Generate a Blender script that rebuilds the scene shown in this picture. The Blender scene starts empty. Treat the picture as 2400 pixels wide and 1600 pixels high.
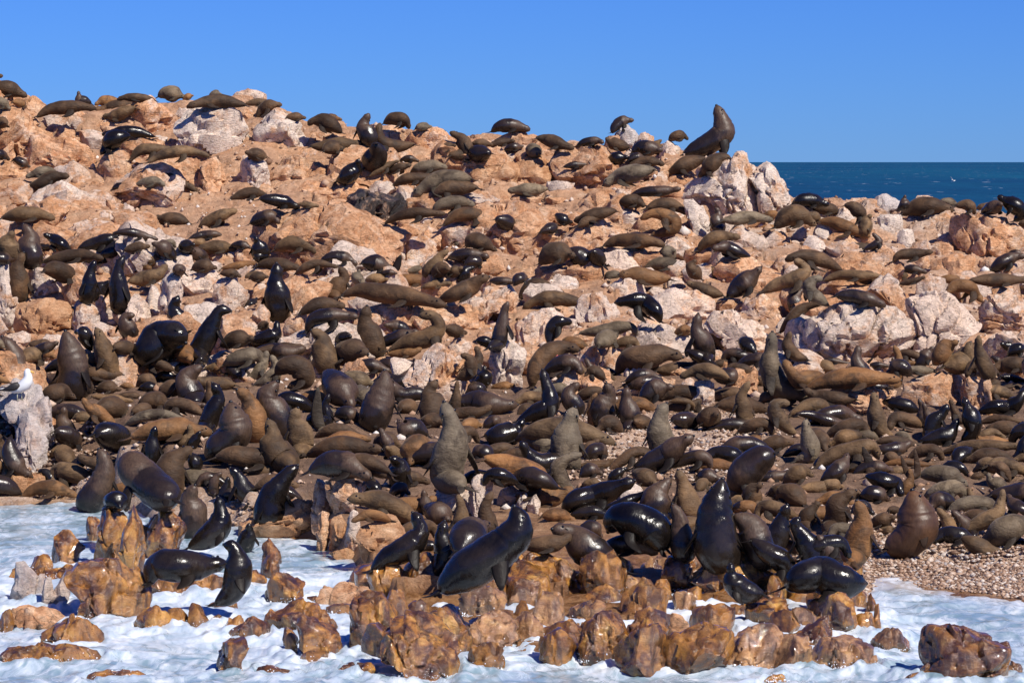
import bpy, math, random
import numpy as np
from mathutils import Vector
from mathutils.bvhtree import BVHTree

# ------------------------------------------------------------------ camera, sky, sun, exposure
sc = bpy.context.scene
CAM_H, FPX = 8.0, 7000.0
cam = bpy.data.cameras.new('camera'); camo = bpy.data.objects.new('camera', cam)
sc.collection.objects.link(camo); sc.camera = camo
cam.sensor_width = 36.0; cam.lens = 36.0 * FPX / 2400.0
cam.clip_start = 1.0; cam.clip_end = 60000.0
PITCH = math.atan((800 - 379) / FPX)
camo.location = (0, 0, CAM_H); camo.rotation_euler = (math.pi / 2 - PITCH, 0, 0)

SUN_AZ, SUN_EL = math.radians(137), math.radians(47)     # azimuth from +Y (view direction) towards +X
world = bpy.data.worlds.new('World'); sc.world = world; world.use_nodes = True
nt = world.node_tree; bg = nt.nodes['Background']
sky = nt.nodes.new('ShaderNodeTexSky'); sky.sky_type = 'NISHITA'; sky.sun_disc = False
sky.sun_elevation = SUN_EL; sky.sun_rotation = SUN_AZ; sky.altitude = 1500; sky.air_density = 1.0; sky.dust_density = 0.0; sky.ozone_density = 5.0
tint = nt.nodes.new('ShaderNodeMix'); tint.data_type = 'RGBA'; tint.blend_type = 'MULTIPLY'; tint.inputs[0].default_value = 1.0
tint.inputs[7].default_value = (0.25, 0.53, 1.27, 1)
nt.links.new(sky.outputs[0], tint.inputs[6]); nt.links.new(tint.outputs[2], bg.inputs[0])
bg.inputs[1].default_value = 0.077
sun = bpy.data.lights.new('sun', 'SUN'); suno = bpy.data.objects.new('sun', sun); sc.collection.objects.link(suno)
sun.energy = 5.0; sun.angle = math.radians(0.5); sun.color = (1.0, 0.93, 0.83)
sd = Vector((math.sin(SUN_AZ) * math.cos(SUN_EL), math.cos(SUN_AZ) * math.cos(SUN_EL), math.sin(SUN_EL)))
suno.rotation_euler = sd.to_track_quat('Z', 'Y').to_euler(); suno.location = (40, -20, 60)
sc.view_settings.view_transform = 'Standard'; sc.view_settings.look = 'None'
sc.view_settings.exposure = 0.17; sc.view_settings.gamma = 1.0; sc.view_settings.use_curve_mapping = False

# ------------------------------------------------------------------ projection helpers
sp_, cp_ = math.sin(PITCH), math.cos(PITCH)
def ray(u, v):                                            # direction with y component 1
    a = (u - 1200.0) / FPX; b = (800.0 - v) / FPX
    y = cp_ + b * sp_; z = -sp_ + b * cp_
    return a / y, z / y
def at(u, v, Y):
    rx, rz = ray(u, v)
    return np.array([rx * Y, Y, CAM_H + rz * Y])
def u_of(x, y, z=2.0):
    dz = z - CAM_H
    f = y * cp_ - dz * sp_
    return 1200 + FPX * x / f

# ------------------------------------------------------------------ numpy noise
_rng = np.random.RandomState(7)
_perm = _rng.permutation(4096)
def _h(ix, iy, iz, s=0):
    return _perm[(_perm[(_perm[(ix + s * 131) & 4095] + iy) & 4095] + iz) & 4095]
_rv = _rng.rand(4096, 4)
_gr = _rng.randn(4096, 3); _gr /= np.linalg.norm(_gr, axis=1)[:, None]
def perlin(p, s=0):
    i = np.floor(p).astype(np.int64); f = p - i; w = f * f * f * (f * (f * 6 - 15) + 10)
    out = 0
    for a in (0, 1):
        for b in (0, 1):
            for c in (0, 1):
                g = _gr[_h(i[:, 0] + a, i[:, 1] + b, i[:, 2] + c, s)]
                d = f - np.array([a, b, c])
                ww = (w[:, 0] if a else 1 - w[:, 0]) * (w[:, 1] if b else 1 - w[:, 1]) * (w[:, 2] if c else 1 - w[:, 2])
                out = out + ww * (g * d).sum(1)
    return out * 1.5
def fbm(p, o=4, s=0):
    r = 0; a = 1.0
    for k in range(o):
        r = r + a * perlin(p * 2 ** k + k * 17.3, s + k); a *= 0.5
    return r
def worley(p, s=0, flat=False):                           # cell random value, F1, F2, offset from the cell's point
    i = np.floor(p).astype(np.int64); n = len(p)
    F1 = np.full(n, 9.0); F2 = np.full(n, 9.0); R = np.zeros((n, 4)); O = np.zeros((n, 3))
    for a in (-1, 0, 1):
        for b in (-1, 0, 1):
            for c in ((0,) if flat else (-1, 0, 1)):
                h = _h(i[:, 0] + a, i[:, 1] + b, i[:, 2] + c, s)
                q = np.stack([i[:, 0] + a + _rv[h, 0], i[:, 1] + b + _rv[h, 1], (i[:, 2] + c + _rv[h, 2]) if not flat else p[:, 2]], 1)
                d = p - q; D = np.sqrt((d * d).sum(1))
                m = D < F1
                F2 = np.where(m, F1, np.minimum(F2, D)); F1 = np.where(m, D, F1)
                R[m] = _rv[_h(i[:, 0] + a, i[:, 1] + b, i[:, 2] + c, s + 5)][m]; O[m] = d[m]
    return R, F1, F2, O
def sstep(a, b, x):
    t = np.clip((x - a) / (b - a), 0, 1); return t * t * (3 - 2 * t)

# ------------------------------------------------------------------ node materials
class NM:
    def __init__(s, name):
        s.m = bpy.data.materials.new(name); s.m.use_nodes = True; s.t = s.m.node_tree
        s.b = s.t.nodes['Principled BSDF']; s.L = s.t.links.new
        s.geo = s.t.nodes.new('ShaderNodeNewGeometry'); s.tc = s.t.nodes.new('ShaderNodeTexCoord')
    def map(s, src, scale):
        n = s.t.nodes.new('ShaderNodeMapping'); n.inputs['Scale'].default_value = scale; s.L(src, n.inputs[0]); return n.outputs[0]
    def noise(s, vec, scale, detail=6, rough=.6, dist=0.0):
        n = s.t.nodes.new('ShaderNodeTexNoise'); n.inputs['Scale'].default_value = scale; n.inputs['Detail'].default_value = detail
        n.inputs['Roughness'].default_value = rough; n.inputs['Distortion'].default_value = dist; s.L(vec, n.inputs['Vector']); return n.outputs[0]
    def vor(s, vec, scale, feat='F1', out=0, rnd=1.0):
        n = s.t.nodes.new('ShaderNodeTexVoronoi'); n.feature = feat; n.inputs['Scale'].default_value = scale; n.inputs['Randomness'].default_value = rnd
        s.L(vec, n.inputs['Vector']); return n.outputs[out]
    def ramp(s, src, stops):
        n = s.t.nodes.new('ShaderNodeValToRGB'); e = n.color_ramp.elements
        while len(e) < len(stops): e.new(0.5)
        for k, (p, c) in enumerate(stops):
            e[k].position = p; e[k].color = c + (1,) if isinstance(c, tuple) else (c, c, c, 1)
        s.L(src, n.inputs[0]); return n.outputs[0]
    def mix(s, f, a, b, mode='MIX'):
        n = s.t.nodes.new('ShaderNodeMix'); n.data_type = 'RGBA'; n.blend_type = mode
        for ii, v in ((0, f), (6, a), (7, b)):
            inp = n.inputs[ii]
            if isinstance(v, (int, float)): inp.default_value = v if ii == 0 else (v, v, v, 1)
            elif isinstance(v, tuple): inp.default_value = v + (1,)
            else: s.L(v, inp)
        return n.outputs[2]
    def math(s, op, a, b=0.0):
        n = s.t.nodes.new('ShaderNodeMath'); n.operation = op
        for k, v in ((0, a), (1, b)):
            if isinstance(v, (int, float)): n.inputs[k].default_value = v
            else: s.L(v, n.inputs[k])
        return n.outputs[0]
    def attr(s, name, kind='GEOMETRY'):
        n = s.t.nodes.new('ShaderNodeAttribute'); n.attribute_name = name; n.attribute_type = kind; return n.outputs['Fac']
    def rnd(s):
        return s.t.nodes.new('ShaderNodeObjectInfo').outputs['Random']
    def bump(s, h, strength=.5, dist=.02, nrm=None):
        n = s.t.nodes.new('ShaderNodeBump'); n.inputs['Strength'].default_value = strength; n.inputs['Distance'].default_value = dist
        s.L(h, n.inputs['Height'])
        if nrm is not None: s.L(nrm, n.inputs['Normal'])
        return n.outputs[0]
    def out(s, col, rough, nrm=None, spec=None, coat=None, sheen=None):
        for v, nm in ((col, 'Base Color'), (rough, 'Roughness'), (nrm, 'Normal'), (spec, 'Specular IOR Level'), (coat, 'Coat Weight'), (sheen, 'Sheen Weight')):
            if v is None: continue
            i = s.b.inputs[nm]
            if isinstance(v, (int, float)): i.default_value = v
            elif isinstance(v, tuple): i.default_value = v + (1,)
            else: s.L(v, i)
        return s.m

def rock_color(n, P, white):
    big = n.noise(P, .55, 5, .6, .6); mid = n.noise(P, 2.3, 6, .65, .8); fine = n.noise(P, 11, 6, .7)
    base = n.ramp(mid, [(.30, (.38, .19, .10)), (.42, (.62, .35, .20)), (.56, (.80, .54, .36)), (.70, (.90, .73, .57))])
    rust = n.ramp(big, [(.42, 0.0), (.62, 1.0)])
    c = n.mix(n.math('MULTIPLY', rust, .5), base, (.58, .31, .15))
    drk = n.ramp(n.noise(P, 1.4, 7, .72, 1.2), [(.53, 0.0), (.66, .65)]); c = n.mix(drk, c, (.33, .18, .10))
    gu = n.math('ADD', n.math('MULTIPLY', n.noise(P, .9, 5, .6, .5), .7), n.math('MULTIPLY', n.noise(P, 5, 5, .7, 1.0), .3))
    gm = n.ramp(n.math('ADD', gu, white), [(.50, 0.0), (.62, .85)])
    c = n.mix(gm, c, n.mix(mid, (.72, .62, .55), (.88, .84, .80)))
    sp = n.ramp(fine, [(.33, (.52, .50, .50)), (.48, (.95, .95, .95)), (.68, (1.1, 1.1, 1.1))])
    c = n.mix(.85, c, sp, 'MULTIPLY')
    # thin seams darkened in colour, following the rock's bedding
    seam = n.vor(n.map(P, (1.2, 1.2, 2.6)), 1.7, 'DISTANCE_TO_EDGE')
    sm = n.ramp(n.math('ADD', seam, n.math('MULTIPLY', fine, .05)), [(.02, .45), (.05, 1.0)])
    c = n.mix(1.0, c, sm, 'MULTIPLY')
    c = n.mix(1.0, c, (1.04, .97, .88), 'MULTIPLY')
    return c, mid, fine, seam
def rock_bump(n, P, mid, fine, seam, k=1.0):
    cr = n.ramp(seam, [(0.0, 0.0), (.06, 1.0)])
    b = n.bump(cr, .3 * k, .02)
    b = n.bump(n.noise(n.map(P, (1, 1, 2.2)), 4.5, 9, .68, 1.4), .95 * k, .11, b)
    return n.bump(n.noise(P, 22, 6, .75), .8 * k, .025, b)
def rock_mat(name, white, rough=.75):
    n = NM(name); P = n.geo.outputs['Position']
    c, mid, fine, seam = rock_color(n, P, white)
    c = n.mix(1.0, c, n.ramp(n.rnd(), [(0, (.90, .86, .84)), (.5, (1, 1, 1)), (1, (1.08, 1.0, .94))]), 'MULTIPLY')
    return n.out(c, rough, rock_bump(n, P, mid, fine, seam), .3)
def wet_mat(name, pale=0.0, dark=0.0):
    n = NM(name); P = n.geo.outputs['Position']
    mid = n.noise(P, 2.6, 6, .62, .9); fine = n.noise(P, 10, 6, .7); big = n.noise(P, .9, 4, .5, .5)
    c = n.ramp(mid, [(.30, (.040, .015, .006)), (.43, (.14, .052, .014)), (.55, (.37, .155, .026)), (.68, (.66, .36, .085))])
    c = n.mix(n.ramp(big, [(.45, 0.0), (.62, .5)]), c, (.44, .20, .035))
    if pale: c = n.mix(pale, c, n.ramp(mid, [(.3, (.42, .24, .14)), (.7, (.72, .50, .34))]))
    if dark: c = n.mix(dark, c, (.10, .035, .012))
    c = n.mix(.8, c, n.ramp(fine, [(.32, (.45, .42, .42)), (.5, (1, 1, 1))]), 'MULTIPLY')
    seam = n.vor(n.map(P, (2.2, 2.2, 1.2)), 1.6, 'DISTANCE_TO_EDGE')
    c = n.mix(n.ramp(n.noise(n.map(P, (3.5, 3.5, .5)), 1.0, 5, .65, .6), [(.47, 0.0), (.60, .8)]), c, (.045, .018, .008))
    b = rock_bump(n, P, mid, fine, seam, .5)
    r = n.ramp(n.noise(P, 5, 4, .6), [(.38, .08), (.66, .26)])
    return n.out(c, r, b, .7, .6)
MATS = {}
MATS['t'] = rock_mat('tan rock', -.055); MATS['p'] = rock_mat('pale rock', .04); MATS['P'] = rock_mat('guano streaked rock', .125)
MATS['W'] = rock_mat('whitewashed rock', .22)
def orange_rock():
    n = NM('orange rock'); P = n.geo.outputs['Position']
    c, mid, fine, seam = rock_color(n, P, -.3)
    c = n.mix(.55, c, n.ramp(mid, [(.3, (.34, .14, .05)), (.7, (.68, .38, .18))]))
    return n.out(c, .55, rock_bump(n, P, mid, fine, seam), .4)
MATS['T'] = orange_rock()
def grey_rock():
    n = NM('grey guano rock'); P = n.geo.outputs['Position']
    c, mid, fine, seam = rock_color(n, P, .12)
    c = n.mix(.55, c, n.ramp(mid, [(.3, (.34, .31, .32)), (.7, (.62, .57, .55))]))
    return n.out(c, .5, rock_bump(n, P, mid, fine, seam), .4)
MATS['g'] = MATS['G'] = grey_rock()
MATS['w'] = wet_mat('wet golden rock'); MATS['r'] = wet_mat('wet pinkish rock', .28); MATS['b'] = wet_mat('wet brown rock', 0, .45)
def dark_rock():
    n = NM('shade-painted black rock'); P = n.geo.outputs['Position']
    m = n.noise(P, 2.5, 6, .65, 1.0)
    c = n.ramp(m, [(.38, (.020, .016, .015)), (.52, (.060, .042, .034)), (.60, (.34, .21, .13)), (.70, (.72, .56, .44))])  # near-black tones carry the crevice's shade as well as dark wet rock
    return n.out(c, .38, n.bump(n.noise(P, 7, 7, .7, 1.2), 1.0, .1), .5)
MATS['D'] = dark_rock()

def fur(name, c0, c1, rough, wet):
    n = NM(name); P = n.geo.outputs['Position']; O = n.tc.outputs['Object']
    m = n.noise(P, 2.6, 5, .6, .4); f = n.noise(n.map(P, (30, 30, 12)), 1.0, 4, .7)
    c = n.ramp(m, [(.34, c0), (.66, c1)])
    c = n.mix(1.0, c, n.ramp(n.rnd(), [(0, (.72, .66, .60)), (.35, (1, .92, .84)), (.7, (1.1, 1.08, 1.05)), (1, (1.28, 1.12, .92))]), 'MULTIPLY')
    c = n.mix(1.0, c, n.ramp(n.noise(P, .75, 3, .6), [(.34, (.60, .56, .54)), (.5, (1, .98, .95)), (.66, (1.42, 1.34, 1.22))]), 'MULTIPLY')
    c = n.mix(.5, c, n.ramp(f, [(.3, (.62, .6, .6)), (.6, (1.05, 1.05, 1.05))]), 'MULTIPLY')
    fl = n.attr('flip'); al = n.attr('along')
    O2 = n.math('ADD', al, n.math('MULTIPLY', n.math('SUBTRACT', n.noise(P, 3.0, 4, .6), .5), .5))
    if wet and name.startswith('damp'):
        up_ = n.ramp(O2, [(.50, 0.0), (.60, 1.0)])
        c = n.mix(up_, n.mix(.6, c, (.014, .011, .011)), n.mix(.6, c, n.ramp(f, [(.35, (.055, .030, .018)), (.65, (.135, .080, .048))])))
    if not wet:
        pt = n.ramp(n.noise(P, 1.9, 5, .62, .8), [(.50, 0.0), (.64, .75)]); c = n.mix(pt, c, (.040, .026, .017))
        c = n.mix(n.ramp(al, [(.74, 0.0), (.95, .30)]), c, c1)
    c = n.mix(n.math('MULTIPLY', fl, .75), c, (.012, .009, .008))
    if wet:
        b = n.bump(n.noise(n.map(P, (9, 9, 5)), 1.0, 4, .55, 1.0), .35, .03)
        b = n.bump(n.noise(n.map(P, (26, 26, 14)), 1.0, 3, .6, .8), .20, .010, b)
        b = n.bump(f, .2, .006, b)
        r = n.ramp(n.noise(P, 3.2, 4, .6), [(.36, rough), (.52, rough + .06), (.64, rough + .22)])
        r = n.math('ADD', r, n.math('MULTIPLY', fl, .25))
        if name.startswith('damp'): r = n.math('ADD', r, n.math('MULTIPLY', up_, .22))
        return n.out(c, r, b, n.math('SUBTRACT', .45, n.math('MULTIPLY', fl, .3)))
    b = n.bump(n.noise(n.map(P, (5, 5, 10)), 1.0, 4, .6, 1.2), .6, .05)
    b = n.bump(f, .35, .012, b)
    n.b.inputs['Sheen Roughness'].default_value = .4; n.b.inputs['Sheen Tint'].default_value = (.9, .72, .5, 1)
    return n.out(c, rough, b, .22, None, .12)
FUR = {'d': fur('dry brown fur', (.046, .028, .017), (.112, .070, .040), .62, 0),
       't': fur('olive tan fur', (.082, .052, .029), (.19, .127, .070), .62, 0),
       'o': fur('ginger brown fur', (.13, .066, .028), (.235, .13, .058), .6, 0),
       'g': fur('grey olive fur', (.105, .085, .060), (.205, .172, .125), .6, 0),
       'w': fur('damp dark brown fur', (.020, .013, .009), (.055, .035, .024), .22, 1),
       'k': fur('wet black fur', (.006, .005, .005), (.019, .015, .013), .18, 1),
       'n': fur('maned bull fur', (.045, .024, .013), (.095, .052, .028), .45, 1)}

# ------------------------------------------------------------------ mesh helpers
def link(o): sc.collection.objects.link(o); return o
def mesh_np(name, V, F, smooth=True, sharp=None):
    V = np.asarray(V, dtype=np.float32); F = np.asarray(F, dtype=np.int32)
    me = bpy.data.meshes.new(name); nf, k = F.shape
    me.vertices.add(len(V)); me.vertices.foreach_set('co', V.ravel())
    me.loops.add(nf * k); me.loops.foreach_set('vertex_index', F.ravel())
    me.polygons.add(nf); me.polygons.foreach_set('loop_start', np.arange(nf, dtype=np.int32) * k)
    me.update(calc_edges=True)
    if smooth: me.polygons.foreach_set('use_smooth', np.ones(nf, dtype=bool))
    if sharp: me.set_sharp_from_angle(angle=math.radians(sharp))
    me.update(); return me
def add_attr(me, name, a):
    at_ = me.attributes.new(name, 'FLOAT', 'POINT'); at_.data.foreach_set('value', np.asarray(a, dtype=np.float32))
def obj(name, me, mat=None, parent=None, label=None, cat=None, group=None, kind=None):
    o = bpy.data.objects.new(name, me)
    if mat is not None:
        for m in (mat if isinstance(mat, (list, tuple)) else [mat]): me.materials.append(m)
    link(o)
    if parent is not None: o.parent = parent
    for k, v in (('label', label), ('category', cat), ('group', group), ('kind', kind)):
        if v: o[k] = v
    return o

# ------------------------------------------------------------------ the island's ground
GY = np.array([20, 44, 47.4, 54.5, 60.5, 67.5, 72.5, 79.5, 85, 91, 96, 100.5, 104.5, 108, 112, 116, 130])
GV = np.array([0, 0, 1560, 1400, 1250, 1100, 1000, 900, 800, 700, 600, 500, 400, 300, 200, 110, -200.])
GZ = np.array([CAM_H + ray(1200, v)[1] * y for v, y in zip(GV, GY)]); GZ[0] = -.9; GZ[1] = -.35; GZ[2] = -.15; GZ[3] = .06
SU = np.array([-600, 0, 50, 80, 120, 230, 330, 430, 560, 640, 700, 760, 800, 930, 1060, 1140, 1300, 1420, 1500, 1600, 1740, 1800, 1850, 1900, 2050, 2300, 2500, 3000])
SV = np.array([150, 196, 222, 252, 272, 262, 262, 262, 252, 268, 290, 305, 318, 312, 330, 328, 340, 348, 358, 372, 385, 402, 470, 492, 498, 510, 520, 560])
HU = np.array([-600, 0, 230, 300, 420, 560, 640, 740, 850, 930, 1000, 1200, 1500, 1800, 1960, 2060, 2250, 2400, 2700, 3200])
HV = np.array([1170, 1178, 1172, 1200, 1235, 1240, 1255, 1265, 1340, 1440, 1520, 1500, 1535, 1550, 1530, 1378, 1392, 1412, 1440, 1500])
def zs(x, y):
    x = np.asarray(x, float); y = np.asarray(y, float)
    u = 1200 + FPX * x / y
    zg = np.interp(y, GY, GZ)
    vsky = np.interp(u, SU, SV)
    Yk = np.interp(-vsky, -GV[3:16], GY[3:16])
    zk = np.interp(Yk, GY, GZ)
    past = y - Yk
    zb = np.where(past > 0, zk - .05 * np.maximum(past, 0) ** 1.35, zg)
    vsh = np.interp(u, HU, HV); Ys = CAM_H * FPX / (vsh - 379)
    sl = np.interp(u, [0, 850, 1000, 1900, 2000, 2400], [.35, .35, .05, .05, .065, .065])
    dd = y - Ys; return np.minimum(zb, sl * dd + .02 * np.maximum(dd - 6, 0) ** 2)
def hit(u, v):                                            # first meeting of the pixel's ray with ground or water
    rx, rz = ray(u, v); Y = np.arange(44, 128, .05)
    g = np.maximum(zs(rx * Y, Y), 0.0); r = CAM_H + rz * Y
    k = np.nonzero(r <= g)[0]
    if len(k): return Y[k[0]]
    return Y[np.argmin(r - g)]

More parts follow.
